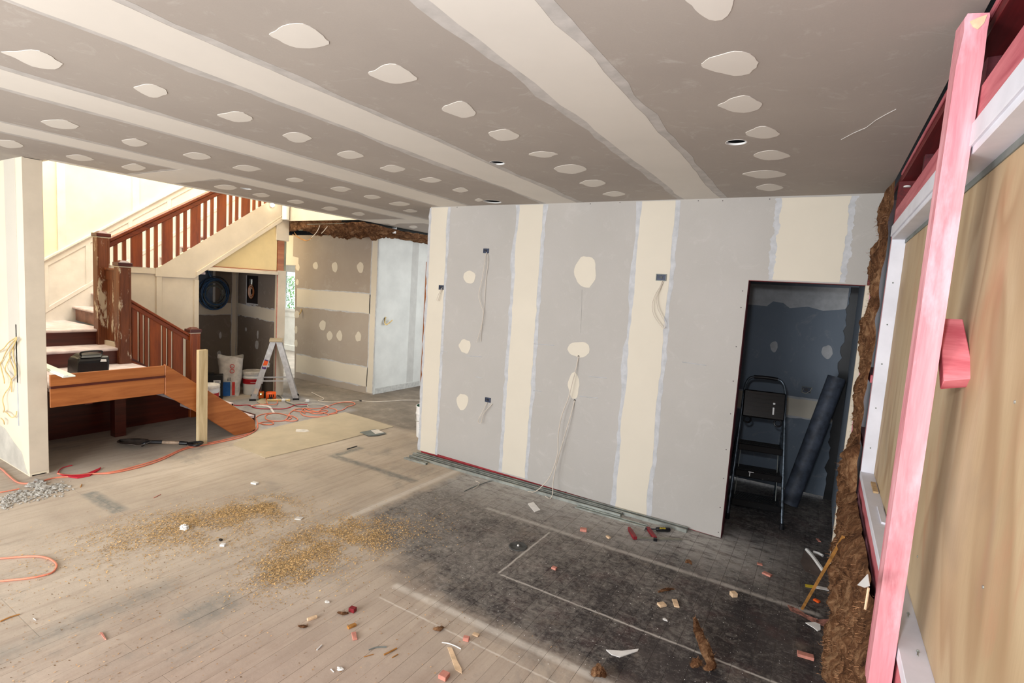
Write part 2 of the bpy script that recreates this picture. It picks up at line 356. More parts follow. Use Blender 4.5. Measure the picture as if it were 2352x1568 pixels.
    gp = a.mth('MAXIMUM', gp, a.mth('MULTIPLY', rect(-2.72, -2.5, 1.32, 1.62, .05), .7)); gp = a.mth('MAXIMUM', gp, a.mth('MULTIPLY', rect(-3.06, -2.93, .3, 1.5, .05), .55))
    gp = a.mth('MULTIPLY', gp, a.rng(a.noise(p, 16, 5, .7), .35, .6, .35, 1))
    tan = a.mix(gp, tan, lin((126, 126, 120)))
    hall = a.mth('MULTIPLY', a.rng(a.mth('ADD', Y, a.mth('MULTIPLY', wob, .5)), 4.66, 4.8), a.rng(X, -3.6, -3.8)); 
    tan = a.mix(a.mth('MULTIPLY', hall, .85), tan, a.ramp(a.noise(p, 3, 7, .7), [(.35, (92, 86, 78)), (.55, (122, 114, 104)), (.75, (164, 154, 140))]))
    stp = rect(-6.9, -5.35, 3.6, 5.0, .06)
    tan = a.mix(a.mth('MULTIPLY', stp, .8), tan, a.ramp(a.noise(p, 5, 7, .7), [(.35, (128, 128, 132)), (.7, (170, 168, 168))]))
    r = a.n('ShaderNodeObjectInfo').outputs['Random']
    col = a.mix(dark, tan, dk) if not sheet else tan
    col = a.mix(a.rng(r, 0, 1, 0, .12), col, lin((120, 110, 104)))
    h = a.noise(p, 60, 5, .7)
    return a.fin(col, a.rng(h, .3, .7, .7, .95), 0, h, .25, .003, .3)
M['floor'] = floor_mat('dusty_stained_floorboards', False)
M['floor_sheet'] = floor_mat('dusty_floor_sheet', True)
M['mdf'] = plain('tan_hardboard', (182, 168, 144), .04, 3, .8)
M['floor_gap'] = plain('floor_joint_dust', (126, 116, 104), .2, 20, .95, world=True)
M['cavity'] = plain('shaded_red_cavity', (58, 10, 12), .2, 8, .9)  # shaded pink timber, the darkness put into the colour
# ------------------------------------------------------------------ floor
fl = build('floor', MB().box(-12.5, 1.3, -3.2, 9.2, -.12, -.003), M['floor_gap'], keep=True, kind='structure')
def board(x0, x1, y0, y1, mat_, name='floor_board', z0=-.003):
    g = .0007; build(name, MB().box(x0+g, x1-g, y0+g, y1-g, z0, random.uniform(-.0004, .0006)), mat_, fl)
xb = .31; i = 0
while xb > -3.1:
    x0 = xb - .0875; far = 5.75
    cuts = [-3.0, 2.145, far] if xb > -2.05 else ([-3.0, random.choice([.35, 1.1, 1.75]), far] if i % 2 else [-3.0, random.choice([.7, 1.4, 2.4]), far])
    if xb < -2.95: cuts = [-3.0, .9, 3.6, far]
    if x0 < -1.4 : cuts[-1] = 9.0
    for a0, a1 in zip(cuts[:-1], cuts[1:]): board(x0, xb, a0, a1, M['floor'])
    xb = x0; i += 1
xs = xb
for (x0, x1, ys) in ((xs-.42, xs, (-3, .9, 3.5, 5.9, 9)), (-4.72, xs-.42, (-3, 1.72, 3.53, 5.9, 9)), (-5.36, -4.72, (-3, 1.68, 2.9, 5.3, 9)),
                     (-6.9, -5.36, (-3, 1.5, 3.6, 5.6, 9)), (-8.1, -6.9, (-3, 1.5, 4.9, 9)), (-12, -8.1, (-3, 1.5, 5.9, 9))):
    for a0, a1 in zip(ys[:-1], ys[1:]): board(x0, x1, a0, a1, M['floor_sheet'], 'floor_panel')
# ------------------------------------------------------------------ ceiling with real downlight cut-outs
holes = [(W(1691,327,'z',HC), .045), (W(1142,374,'z',HC), .045), (W(1131,463,'z',HC), .078), (W(795,408,'z',HC), .045), (W(565,433,'z',HC), .045)]
cu = bpy.data.curves.new('c', 'CURVE'); cu.dimensions = '2D'; cu.fill_mode = 'BOTH'; cu.extrude = .004
def cpoly(pts):
    s = cu.splines.new('POLY'); s.points.add(len(pts)-1)
    for q, p in zip(s.points, pts): q.co = (p[0], p[1], 0, 1)
    s.use_cyclic_u = True
cpoly([(XR+.012, -3.2), (XR+.012, YW+.02), (XL, YW+.02), (XL, 9.0), (-5.27, 9.0), (-5.33, 4.87), (X1, 1.70), (-12.0, 1.70), (-12.0, -3.2)])
for c, r in holes: cpoly([(c.x + r*math.cos(t*math.pi/16), c.y + r*math.sin(t*math.pi/16)) for t in range(32)])
to = bpy.data.objects.new('t', cu); COL.objects.link(to)
me = bpy.data.meshes.new_from_object(to.evaluated_get(bpy.context.evaluated_depsgraph_get())); bpy.data.objects.remove(to)
me.transform(Matrix.Translation((0, 0, HC + .004))); me.materials.clear(); me.materials.append(M['board_ceiling'])
ceil = bpy.data.objects.new('ceiling', me); COL.objects.link(ceil); ceil['kind'] = 'structure'
for c, r in holes:
    build('cut_edge', MB().lathe([(r, HC-.0005), (r+.004, HC-.0005), (r+.004, HC+.0085), (r-.001, HC+.0085), (r-.001, HC-.0005)], (c.x, c.y, 0), 32), M['white'], ceil)
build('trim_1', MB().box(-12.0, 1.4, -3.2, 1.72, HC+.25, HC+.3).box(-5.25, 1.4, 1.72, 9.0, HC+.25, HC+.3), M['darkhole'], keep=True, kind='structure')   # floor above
build('trim_2', MB().prism([(X1, 1.70, HC+.0), (-5.33, 4.86, HC+.0), (-5.27, 9, HC+.0), (-5.27, 9, HC+.3), (-5.33, 4.86, HC+.3), (X1, 1.70, HC+.3)], (.013, 0, 0))
      .box(-12, X1, 1.70, 1.715, HC+.0, HC+.3), M['cream'], keep=True, kind='structure')                       # opening edge lining
rs = random.Random(3)
def ragged(a, b, n, amp):   # points between a and b with a wandering trowel edge in 2-D
    a = Vector(a); b = Vector(b); d = b - a; nn = Vector((-d.y, d.x)).normalized(); k = rs.random()*50
    return [a + d*(i/n) + nn*(mn.noise(Vector((i*.55 + k, 0, 0)))*amp + mn.noise(Vector((i*.13+k, 3, 0)))*amp*1.6) for i in range(n+1)]
def band(p0, p1, hw, to3, parent, mc, ms, n=60, halo=.045, amp=.012, nrm=(0,0,-1), name='joint_compound', up=0.):
    p0 = Vector(p0); p1 = Vector(p1); d = (p1-p0); s = Vector((-d.y, d.x)).normalized(); nrm = Vector(nrm)
    for w, lift, mt, nm, am in ((hw+halo, .0006+up, ms, 'skim_edge', amp*1.6), (hw, .0014+up, mc, name, amp)):
        A = ragged(p0 + s*w, p1 + s*w, n, am); B = ragged(p0 - s*w, p1 - s*w, n, am)
        mb = MB()
        va = [to3(q) + nrm*lift for q in A]; vb = [to3(q) + nrm*lift for q in B]; v0 = [to3(q) for q in A]; v1 = [to3(q) for q in B]; N = n+1
        mb.add(va+vb+v0+v1, [(i, i+1, N+i+1, N+i) for i in range(n)] + [(i, 2*N+i, 2*N+i+1, i+1) for i in range(n)] + [(N+i, N+i+1, 3*N+i+1, 3*N+i) for i in range(n)])
        build(nm, mb, mt, parent)
def patch(pts, parent, mt, nrm, name='filler_patch', lift=.0012):
    nrm = Vector(nrm); c = sum((Vector(p) for p in pts), Vector())/len(pts); P = [Vector(p) for p in pts]
    mb = MB(); n = len(P); mb.add([p + nrm*lift for p in P] + [p for p in P] + [c + nrm*lift*1.3], [(i, (i+1) % n, 2*n) for i in range(n)] + [(i, n+i, n+(i+1) % n, (i+1) % n) for i in range(n)])
    return build(name, mb, mt, parent)
def opatch(u, v, hw, hh, to3, parent, mt, nrm, s=0., hexa=.5, lift=.0017):   # a trowelled oval measured at (u, v)
    pts = []; n = 26; k = rs.random()*99; ph = rs.uniform(-.5, .5)
    for i in range(n):
        t = 2*math.pi*i/n; c, sn = math.cos(t), math.sin(t)
        e = 1 - hexa*.18*abs(math.cos(1.5*(t+ph))) + .16*mn.noise(Vector((c*1.3+k, sn*1.3, 0)))+.05*mn.noise(Vector((c*5+k, sn*5, 0)))
        x = hw*c*e; pts.append(to3(u + x, v + hh*sn*e*((1.18 - .62*abs(c)**2.2) if nrm[2] < -.5 else 1) + s*x))
    return patch(pts, parent, mt, nrm, lift=lift)
cz = lambda q: Vector((q.x, q.y, HC))
for xc, y0, y1, hw in ((-.885, -3, YW, .135), (-2.05, -3, YW, .15), (-3.2, -3, 8.9, .165), (-4.36, -3, 8.9, .14)):
    band((xc, y0), (xc, y1), hw, cz, ceil, M['compound_c'], M['skim_c'], 60, .045, .016)
ye = W(430, 403, 'z', HC).y
band((-4.4, ye), (-5.345, ye), .17, cz, ceil, M['compound_c'], M['skim_c'], 16, .03, .01, up=.0004)
band((-4.4, 5.05), (-5.29, 5.05), .16, cz, ceil, M['compound_c'], M['skim_c'], 16, .03, .01, up=.0004)
band((-5.31, 1.71), (-5.26, 5.2), .03, cz, ceil, M['compound_c'], M['skim_c'], 50, .015, .004, up=.0002)
c3 = lambda u, v: W(u, v, 'z', HC)
for u, v, hw, hh, s in [(688,83,74,27,.12),(902,170,60,21,.1),(1056,252,44,17,.1),(1157,310,38,12,.08),(1247,354,34,6,0),(1310,388,39,10,0),(1362,420,32,7,0),(1411,445,27,5,0),
    (1636,0,64,44,0),(1678,146,74,26,0),(1703,240,56,18,0),(1753,305,45,13,0),(1771,356,46,10,0),(1755,400,54,8,0),(1768,430,34,7,0),
    (82,135,74,17,.2),(347,207,43,14,.15),(543,268,44,10,.1),(683,315,34,10,.08),(804,355,33,8,.05),(903,387,30,7,.05),(990,413,26,5,.03),(1058,436,20,4.5,0),
    (139,285,47,9,.12),(309,327,31,8,.08),(453,358,34,7,.08),(567,386,33,6,.06),(678,413,22,4.5,.05),(783,434,24,5,.04),(855,452,21,4,.03),(918,468,26,4,.02),
    (20,330,38,8,.12),(183,362,33,6,.1),(308,384,29,7,.06),(518,430,29,5,.06),(601,448,21,4,.05),(680,463,20,4,.05),(758,479,20,4,.04),(824,491,16,3.5,.04),(943,484,17,3,.03),
    (901,512,17,3,.03),(949,521,11,3,.03),(1100,459,10,3,0)]:
    opatch(u, v, hw, hh, c3, ceil, M['compound_c'], (0,0,-1), s, .9 if hh > 12 else .4)
# pencil scratch on the ceiling
sc = [c3(u, v) + Vector((0,0,-.001)) for u, v in ((1932,320),(1960,305),(1990,292),(2012,275),(2035,262),(2058,250))]
build('scratch', MB().tube(sc, .0011, 4), M['paper'], ceil)
# ------------------------------------------------------------------ main partition with the pantry doorway
T = .013
wm = build('wall_back', MB().prism([(XL, YW, .055), (XD, YW, .006), (XD, YW, DH), (.212, YW, DH), (.212, YW, 2.08), (XR, YW, 2.08), (XR, YW, HC), (XL, YW, HC)], (0, T, 0)), M['board'], keep=True, kind='structure')
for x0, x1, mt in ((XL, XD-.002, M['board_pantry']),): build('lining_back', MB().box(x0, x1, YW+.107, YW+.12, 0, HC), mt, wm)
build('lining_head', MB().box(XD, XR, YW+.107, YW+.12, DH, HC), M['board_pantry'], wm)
build('end_board', MB().box(XL-.004, XL, YW, YW+.12, .035, HC), M['cream_wall'], wm)
build('bottom_plate', MB().box(XL+.01, XD-.01, YW+T, YW+.1, 0, .055), M['redplate'], wm)
for x in [XL+.03+.6*k for k in range(5)] + [XD-.047]: build('stud', MB().box(x, x+.045, YW+T+.001, YW+.103, .04, HC-.05), M['redpine_shade'], wm)
build('top_plate', MB().box(XL+.01, XR, YW+T, YW+.103, HC-.045, HC-.005), M['redpine_shade'], wm)
build('lintel', MB().box(XD-.001, XR-.02, YW+.004, YW+.103, DH-.004, DH+.09), M['redpine_shade'], wm)
build('door_stud', MB().box(XD-.001, XD+.004, YW+.006, YW+.103, 0, DH), M['maroon'], wm)
# white primed strip of cut boards at the right of the doorway
build('door_lining', MB().box(.205, .232, YW+.0, YW+.05, 0, DH), M['cream'], wm)
build('door_stud_right', MB().box(.232, .262, YW+.0, YW+.1, 0, DH), M['pink'], wm)
wy = lambda q: Vector((q.x, YW, q.y))
for x0, x1, z0, z1 in ((-3.49, -3.285, .04, 2.54), (-2.475, -2.225, .05, 2.54), (-1.345, -1.075, .0, 2.54), (-.345, .06, DH+.01, 2.535)):
    band(((x0+x1)/2, z0), ((x0+x1)/2, z1), (x1-x0)/2, wy, wm, M['compound'], M['skim'], 56, .036 if x0 > -3.4 else .03, .009, (0,-1,0))
w3 = lambda u, v: W(u, v, 'y', YW)
for u, v, hw, hh in ((1078,636,15,16),(1344,624,27,38),(1068,795,14,17),(1330,802,27,19),(1318,885,14,32),(1062,922,14,20)):
    opatch(u, v, hw, hh, w3, wm, M['compound'], (0,-1,0), 0, .6, .0012)
build('pencil_line', MB().tube([w3(1337, 665), w3(1334, 765)], .0008, 4), M['cord_grey'], wm)
for a0, b0 in (((1226,789),(1272,793)), ((1070,817),(1106,819)), ((1013,806),(1028,808)), ((1566,831),(1622,839)), ((1332,910),(1374,914)), ((1352,864),(1394,868)),((1092,865),(1108,868)),((1225,896),(1244,899))):
    build('filler_smear', MB().tube([w3(*a0)+Vector((0,-.0006,0)), w3(*b0)+Vector((0,-.0006,0))], .0032, 4), M['skim'], wm)
scr = MB()
for u, v in [(1706,668),(1702,706),(1691,796),(1684,875),(1678,950),(1668,1032),(1662,1098),(1654,1165),(1650,1222),(1012,1046),(1105,1078),(1195,1108),(1240,1113),(1300,1128),(1356,1150),(1660,461),(1768,457),(1356,468),(1424,465),(1050,476),(1604,461)]:
    c = w3(u, v); scr.lathe([(.0001, 0), (.0035, 0), (.0035, .001), (.0001, .001)], (c.x, 0, 0), 8); 
    for i in range(len(scr.v)-32, len(scr.v)): x, y, z = scr.v[i]; scr.v[i] = (x, YW - z, c.z + y)
o = build('screw_heads', scr, M['darkhole'], wm); o['kind'] = 'stuff'
# ------------------------------------------------------------------ left partition
wl = build('wall_left', MB().box(-12, -5.42, 1.58, 1.593, 0, HC).box(-12, -5.42, 1.69, 1.703, 0, HC).box(-5.433, -5.42, 1.593, 1.69, 0.01, HC-.01), M['cream_wall'], keep=True, kind='structure')
build('corner_bead', MB().box(-5.424, -5.414, 1.578, 1.70, .03, HC-.004), M['cream'], wl)
build('bare_board_strip', MB().box(-5.80, -5.56, 1.5785, 1.58, .75, HC), M['compound'], wl)
build('grey_foot', MB().prism([(-6.6,1.5785,0.01),(-5.44,1.5785,0.01),(-5.50,1.5785,.05),(-5.58,1.5785,.17),(-5.75,1.5785,.22),(-5.95,1.5785,.30),(-6.6,1.5785,.33)], (0,.0015,0)), plain('grey_skim_foot', (200, 194, 180), .06, 5), wl)
build('bottom_gap', MB().box(-12, -5.43, 1.60, 1.68, 0, .01), M['darkhole'], wl)
# ------------------------------------------------------------------ pantry behind the doorway
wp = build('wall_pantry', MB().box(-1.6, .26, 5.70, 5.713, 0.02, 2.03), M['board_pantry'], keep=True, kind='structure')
build('upper_skim', MB().prism([(-1.6,5.6985,1.99),(.16,5.6985,1.99),(.16,5.6985,1.80),(-.02,5.6985,1.77),(-.15,5.6985,1.80),(-.3,5.6985,1.775),(-.36,5.6985,1.82),(-.45,5.6985,1.83),(-.5,5.6985,1.78),(-1.6,5.6985,1.80)], (0,.0015,0)), M['skim'], wp)
pz = lambda q: Vector((q.x, 5.70, q.y))
zb = (W(1850, 915, 'y', 5.7).z + W(1850, 962, 'y', 5.7).z)/2
band((-1.55, zb), (.16, zb), .085, pz, wp, M['compound'], M['skim'], 40, .02, .006, (0,-1,0))
for u, v, hw, hh in ((1778,796,9,13),(1900,808,14,16)): opatch(u, v, hw, hh, lambda a, b: W(a, b, 'y', 5.7), wp, M['skim'], (0,-1,0))
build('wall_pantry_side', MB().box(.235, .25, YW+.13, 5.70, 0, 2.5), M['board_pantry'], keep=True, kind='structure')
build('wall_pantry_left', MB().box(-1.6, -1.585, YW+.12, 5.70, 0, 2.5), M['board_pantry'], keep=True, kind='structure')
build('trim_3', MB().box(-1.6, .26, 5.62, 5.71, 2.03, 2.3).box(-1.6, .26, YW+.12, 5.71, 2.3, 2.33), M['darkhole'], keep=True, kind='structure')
bw = MB(); rs2 = random.Random(5)
zz = 0.0
P0 = [];P1 = []
while zz < 2.05: P0.append((.165 + rs2.uniform(-.02,.012), 5.693, zz)); P1.append((.236, 5.693, zz)); zz += .05
nP = len(P0); bw.add(P0+P1+[(x, y-.012, z) for x, y, z in P0], [(i, nP+i, nP+i+1, i+1) for i in range(nP-1)] + [(2*nP+i, 2*nP+i+1, i+1, i) for i in range(nP-1)])
build('building_wrap', bw, M['black'], wp)
# ------------------------------------------------------------------ staircase
ZL, Z1, Z2 = .713, .885, 1.055
RISE = .172; GO = .262
YN = 2.68      # newel line
st = thing('staircase', (X1, YN, 0), 'dark timber dogleg staircase with dusty treads and raised landing on the left', 'staircase')
def sp(name, mb, m, parent=None, **k): return build(name, mb, m, parent or st, **k)
# landing edge and string boards (orange brown)
yc = 2.567
sp('landing_fascia', MB().box(X1-.025, X1, 1.706, yc, .74, .835), M['stringer']); sp('landing_fascia', MB().box(X1-.025, X1-.004, 1.706, yc, .565, .725), M['stringer'])
sp('groove_moulding', MB().box(X1-.025, X1+.006, 1.706, yc+.002, .722, .742), M['oak_dark'])
pts = [(2.572, .85), (2.9, .60), (3.40, .225), (3.50, .13), (3.52, .03), (3.44, -.0), (3.28, .0), (2.95, .27), (2.572, .555)]
sp('stringer', MB().prism([(X1-.03, y, z) for y, z in pts], (.032, 0, 0)), M['stringer'], bevel=.004)
sp('stringer', MB().prism([(X2-.02, y, z) for y, z in [(2.70,.80),(3.38,.33),(3.38,.0),(3.2,.0),(2.70,.40)]], (.035, 0, 0)), M['oak_dark'])
sp('landing_floor', MB().box(X2, X1-.025, 1.72, 2.74, ZL-.03, ZL), M['tread'])
sp('landing_joist', MB().box(X2, X1-.03, 2.66, 2.71, .55, ZL-.031), M['stringer'])
sp('landing_joist', MB().box(X2, X1-.03, 1.95, 2.0, .55, ZL-.031), M['oak_dark'])
sp('landing_post', MB().box(-6.22, -6.12, 2.46, 2.56, 0, ZL-.03), M['oak_dark'])
sp('under_panel', MB().box(X2-.0, X2+.02, 1.72, 3.2, 0, .55), M['oak_dark'])
for i in range(3):
    z = ZL - RISE*1.03*(i+1); y0 = 2.74 + .262*i
    sp('tread', MB().box(X2+.02, X1-.03, y0-.02, y0+.27, z-.03, z), M['tread'])
    sp('riser', MB().box(X2+.02, X1-.03, y0-.01, y0+.005, z, z+RISE-.0), M['oak_dark'])
sp('riser', MB().box(X2+.02, X1-.03, 2.74+.262*3-.01, 2.74+.262*3+.005, 0, .19), M['oak_dark'])
# two steps up from the landing, facing the room
def nosed(x0, x1, y0, y1, z, axis='x'):   # tread with a rounded nosing at x1 (or y0)
    mb = MB(); mb.box(x0, x1, y0, y1, z-.03, z)
    if axis == 'x': mb.tube([(x1, y0, z-.015), (x1, y1, z-.015)], .0148, 10)
    else: mb.tube([(x0, y0, z-.015), (x1, y0, z-.015)], .0148, 10)
    return mb
sp('riser', MB().box(X2-.02, X2, 1.72, 2.62, ZL, Z1-.03), M['oak_dark'])
sp('tread', nosed(X3, X2+.01, 1.72, 2.63, Z1), M['tread'])
sp('riser', MB().box(X3-.02, X3, 1.72, 2.62, Z1, Z2-.03), M['oak_dark'])
sp('tread', nosed(X4, X3+.01, 1.72, 2.66, Z2), M['tread'])
# upper flight
z = Z2; y = 2.70; n = 0
while z < 4.2:
    top = z + RISE; off = .05 if n == 0 else 0
    sp('riser', MB().prism([(X4, y+off*1.2, z), (X3-.036, y-off*.6, z), (X3-.036, y-off*.6+.015, z), (X4, y+off*1.2+.015, z)], (0,0,RISE-.03)), M['riser_dusty'])
    mb = MB(); mb.prism([(X4, y+off*1.2-.02, top-.03), (X3-.036, y-off*.6-.02, top-.03), (X3-.036, y+GO+.02, top-.03), (X4, y+GO+.02, top-.03)], (0,0,.03))
    mb.tube([(X4, y+off*1.2-.02, top-.015), (X3-.036, y-off*.6-.02, top-.015)], .0148, 10)
    sp('tread', mb, M['tread']); z = top; y += GO - .0 if n else .25; n += 1
# raking string (cream) with moulded lower edge, and flat-topped spandrel
SL = .721
def zt(y): return 1.77 + SL*(y - 3.195)
def zbm(y): return 1.709 + .713*(y - 3.652)
# ---- newel posts
def newel(x, y, z0, z1, m, lab=None):
    w = .058
    mb = MB().box(x-w, x+w, y-w, y+w, z0, z1-.06)
    o = sp('newel_post', mb, m, bevel=.006)
    if lab: o['label'] = lab
    c = MB().box(x-w-.009, x+w+.009, y-w-.009, y+w+.009, z1-.06, z1-.022)
    q = .05
    vs = [(x-q,y-q,z1-.022),(x+q,y-q,z1-.022),(x+q,y+q,z1-.022),(x-q,y+q,z1-.022),(x-q*.5,y-q*.5,z1),(x+q*.5,y-q*.5,z1),(x+q*.5,y+q*.5,z1),(x-q*.5,y+q*.5,z1)]
    c.add(vs, [(0,3,2,1),(4,5,6,7),(0,1,5,4),(1,2,6,5),(2,3,7,6),(3,0,4,7)])
    sp('newel_cap', c, M['oak_dark'], o, bevel=.003)
    fl_ = MB()
    for k in (-1, 1): fl_.box(x+w, x+w+.003, y+k*w*.72-.006, y+k*w*.72+.006, z0+.1, z1-.1)
    sp('edge_bead', fl_, m, o)
    for s0 in (0,):
        sp('paint_line', MB().box(x-w-.002, x+w+.002, y-w-.002, y+w+.002, z1-.072, z1-.063), M['compound'], o)
newel(X3, 2.622, Z1-.02, 2.115, M['oak_newel'], 'tall newel post with stripped paint'); newel(X2, 2.672, ZL-.02, 1.815, M['oak_newel'], 'newel post with flaking cream paint at its foot')
newel(X2, 3.40, 0.0, 1.085, M['oak'], 'short newel at the foot of the flight')
# ---- upper balustrade: raking handrail, wide boards between pairs of narrow ones
y0, y1 = 2.685, 4.9
hz = lambda y: 2.046 + .655*(y-2.685)     # top of rail
def rake(x, ya, yb, f, t, w, m, nm='handrail', par=None):
    return sp(nm, MB().prism([(x-w/2, ya, f(ya)), (x-w/2, yb, f(yb)), (x-w/2, yb, f(yb)-t), (x-w/2, ya, f(ya)-t)], (w, 0, 0)), m, par, bevel=.006)
h = rake(X3, y0, y1, hz, .045, .075, M['oak_y']); rake(X3, y0, y1, lambda y: hz(y)-.045, .062, .045, M['oak_y'], 'rail_moulding', h)
yy = 2.735
k = 0
while yy < 4.75:
    wide = (k % 3 == 2)
    w = .115 if wide else .036
    a0, b0 = yy, yy + w
    lo = lambda q: (1.757 if q < 3.178 else zt(q)) 
    sp('baluster', MB().prism([(X3-.011, a0, lo(a0)), (X3-.011, b0, lo(b0)), (X3-.011, b0, hz(b0)-.106), (X3-.011, a0, hz(a0)-.106)], (.022, 0, 0)), M['oak'])
    yy = b0 + (.048 if not wide else .042); k += 1
# ---- lower balustrade
lz = lambda y: 1.400 - .655*(y-2.745)
h = rake(X2, 2.73, 3.345, lz, .03, .075, M['oak_y']); rake(X2, 2.73, 3.345, lambda y: lz(y)-.03, .055, .045, M['oak_y'], 'rail_moulding', h)
bz = lambda y: .74 - .655*(y-2.745)
rake(X2, 2.73, 3.345, bz, .03, .05, M['oak_y'], 'bottom_rail')
yy = 2.755; k = 0
for w, gap in ((.05,.022),(.03,.022),(.03,.022),(.11,.022),(.032,.022),(.032,.022),(.11,.03)):
    a0, b0 = yy, min(yy + w, 3.33)
    sp('baluster', MB().prism([(X2-.011, a0, bz(a0)), (X2-.011, b0, bz(b0)), (X2-.011, b0, lz(b0)-.085), (X2-.011, a0, lz(a0)-.085)], (.022, 0, 0)), M['oak']); yy = b0 + gap
# ---- level guard between the two tall newels
yr = 2.65
h = sp('handrail', MB().box(X3+.06, X2-.06, yr-.03, yr+.03, 1.70, 1.725), M['oak_newel'], bevel=.004)
sp('rail_moulding', MB().box(X3+.06, X2-.06, yr-.018, yr+.018, 1.60, 1.70), M['oak_newel'], h)
xx = X3+.068
for w in (.03, .03, .095, .03, .03):
    sp('baluster', MB().box(xx, xx+w, yr-.011, yr+.011, .94, 1.60), M['oak_newel']); xx += w + .0045
sp('guard_kerb', MB().box(X3+.05, X2-.03, yr-.03, yr+.03, Z1-.02, .935), M['cream'])
# ------------------------------------------------------------------ spandrel under the upper flight
TH = .035
ws = build('wall_spandrel', MB().prism([(X3-TH, y, z) for y, z in [(2.70, 0), (3.68, 0), (3.655, 1.66), (3.655, 1.70), (3.195, 1.75), (2.70, 1.75)]], (TH-.006, 0, 0)), M['cream'], keep=True, kind='structure')
def sb(nm, ya, yb, za, zb_, t=.007, m='cream'): build(nm, MB().box(X3-.008, X3+t, ya, yb, za, zb_), M[m], ws, bevel=.002)
sb('top_rail', 2.70, 3.19, 1.685, 1.757); sb('stile', 3.165, 3.225, 0, 1.68, .0075); sb('stile', 3.60, 3.655, 0, 1.64, .0075); sb('cross_rail', 3.226, 3.60, 1.655, 1.70, .006)
sb('stile', 2.70, 2.76, 0, 1.685, .0065)
# raking outer string
build('outer_string', MB().prism([(X3-.03, y, z) for y, z in [(3.155, 1.757), (3.195, zt(3.195)), (5.2, zt(5.2)), (5.2, zbm(5.2)+.05), (3.652, zbm(3.652)+.01), (3.60, 1.66), (3.155, 1.66)]], (.042, 0, 0)), M['cream'], ws)
build('string_moulding', MB().prism([(X3-.02, y, z) for y, z in [(3.62, 1.685), (4.80, zbm(4.80)+.005), (4.80, zbm(4.80)+.055), (3.62, 1.74)]], (.048, 0, 0)), M['cream'], ws)
build('string_moulding', MB().prism([(X3-.02, y, z) for y, z in [(3.68, 1.755), (4.80, zbm(4.80)+.075), (4.80, zbm(4.80)+.09), (3.68, 1.77)]], (.038, 0, 0)), M['cream'], ws)
build('yellow_infill', MB().prism([(X3-.02, y, z) for y, z in [(3.80, 1.80), (4.745, 1.80), (4.745, zbm(4.745)+.02)]], (.012, 0, 0)), M['yellow_wall'], ws)
build('closet_head', MB().box(X3-.02, X3+.028, 3.76, 4.755, 1.765, 1.80).box(X3-.02, X3+.018, 3.79, 4.755, 1.80, 1.815), M['cream'], ws, bevel=.004)
build('head_brown_board', MB().box(X3-.02, X3+.008, 3.80, 4.75, 1.815, 1.828), M['stringer'], ws)  # thin brown strip above the closet head
# end post of the stair cupboard (cream face, brown stripped side)
build('end_post', MB().box(X3-.05, X3+.012, 4.755, 4.885, 0, 1.83), M['cream'], ws, bevel=.003)
build('end_post_upper', MB().box(X3-.04, X3-.004, 4.755, 4.86, 1.83, 2.255), M['stringer'], ws)
build('end_post_side', MB().box(X3-.10, X3-.012, 4.862, 4.90, 1.83, 2.255), plain('green_grey_edge', (150, 152, 132), .06), ws)
build('upper_corner_box', MB().box(X3-.06, X3+.016, 4.72, 4.92, 2.26, 2.56), M['cream'], ws, bevel=.003)
build('jamb_bead', MB().box(X3+.0, X3+.012, 4.748, 4.757, 0, 1.765), M['terracotta'], ws)
# cupboard interior
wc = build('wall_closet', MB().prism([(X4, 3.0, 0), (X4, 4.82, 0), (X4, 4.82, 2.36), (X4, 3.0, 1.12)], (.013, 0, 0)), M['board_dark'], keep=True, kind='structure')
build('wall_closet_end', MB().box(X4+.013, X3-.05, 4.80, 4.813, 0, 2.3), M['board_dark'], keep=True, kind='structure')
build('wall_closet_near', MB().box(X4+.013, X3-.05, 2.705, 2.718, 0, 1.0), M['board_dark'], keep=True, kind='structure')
wce = bpy.data.objects['wall_closet_end']
cx = lambda q: Vector((X4+.013, q.x, q.y)); ce = lambda q: Vector((q.x, 4.80, q.y))
band((3.0, 1.20), (4.79, 1.20), .085, cx, wc, M['compound'], M['skim'], 30, .01, .012, (1,0,0)); band((4.76, .02), (4.76, 2.1), .03, cx, wc, M['compound'], M['skim'], 40, .01, .006, (1,0,0), up=.0012)
band((X4+.02, 1.20), (X3-.06, 1.17), .085, ce, wce, M['compound'], M['skim'], 30, .01, .014, (0,-1,0)); band((X4+.035, .02), (X4+.035, 2.2), .018, ce, wce, M['compound'], M['skim'], 40, .006, .005, (0,-1,0), up=.0012)
for u, v, hw, hh in ((506,758+12,3,8),(538,776-10,3,9),(536,808,4,7),(503,812,5,7),(513,672,6,8)): opatch(u, v, hw, hh, lambda a, b: W(a, b, 'x', X4+.013), wc, M['skim'], (1,0,0))
for u, v, hw, hh in ((565,756,2,5),(590,792,4,11),(592,768,2,10)): opatch(u, v, hw, hh, lambda a, b: W(a, b, 'y', 4.80), wce, M['skim'], (0,-1,0))
build('service_panel', MB().box(X4+.013, X4+.03, 3.9, 4.42, 1.30, 1.82), plain('blue_grey_panel', (96, 110, 130), .1), wc)
build('panel_frame', MB().box(X4+.013, X4+.04, 4.42, 4.455, 1.30, 1.82), M['skim'], wc)
tm = MB()
hg = thing('coiled_hose', (X4+.06, 4.15, 1.55), 'blue and grey cable coil hanging inside the cupboard under the stairs', 'hose')
cc = W(492, 672, 'x', X4+.06)
rr3 = random.Random(11)
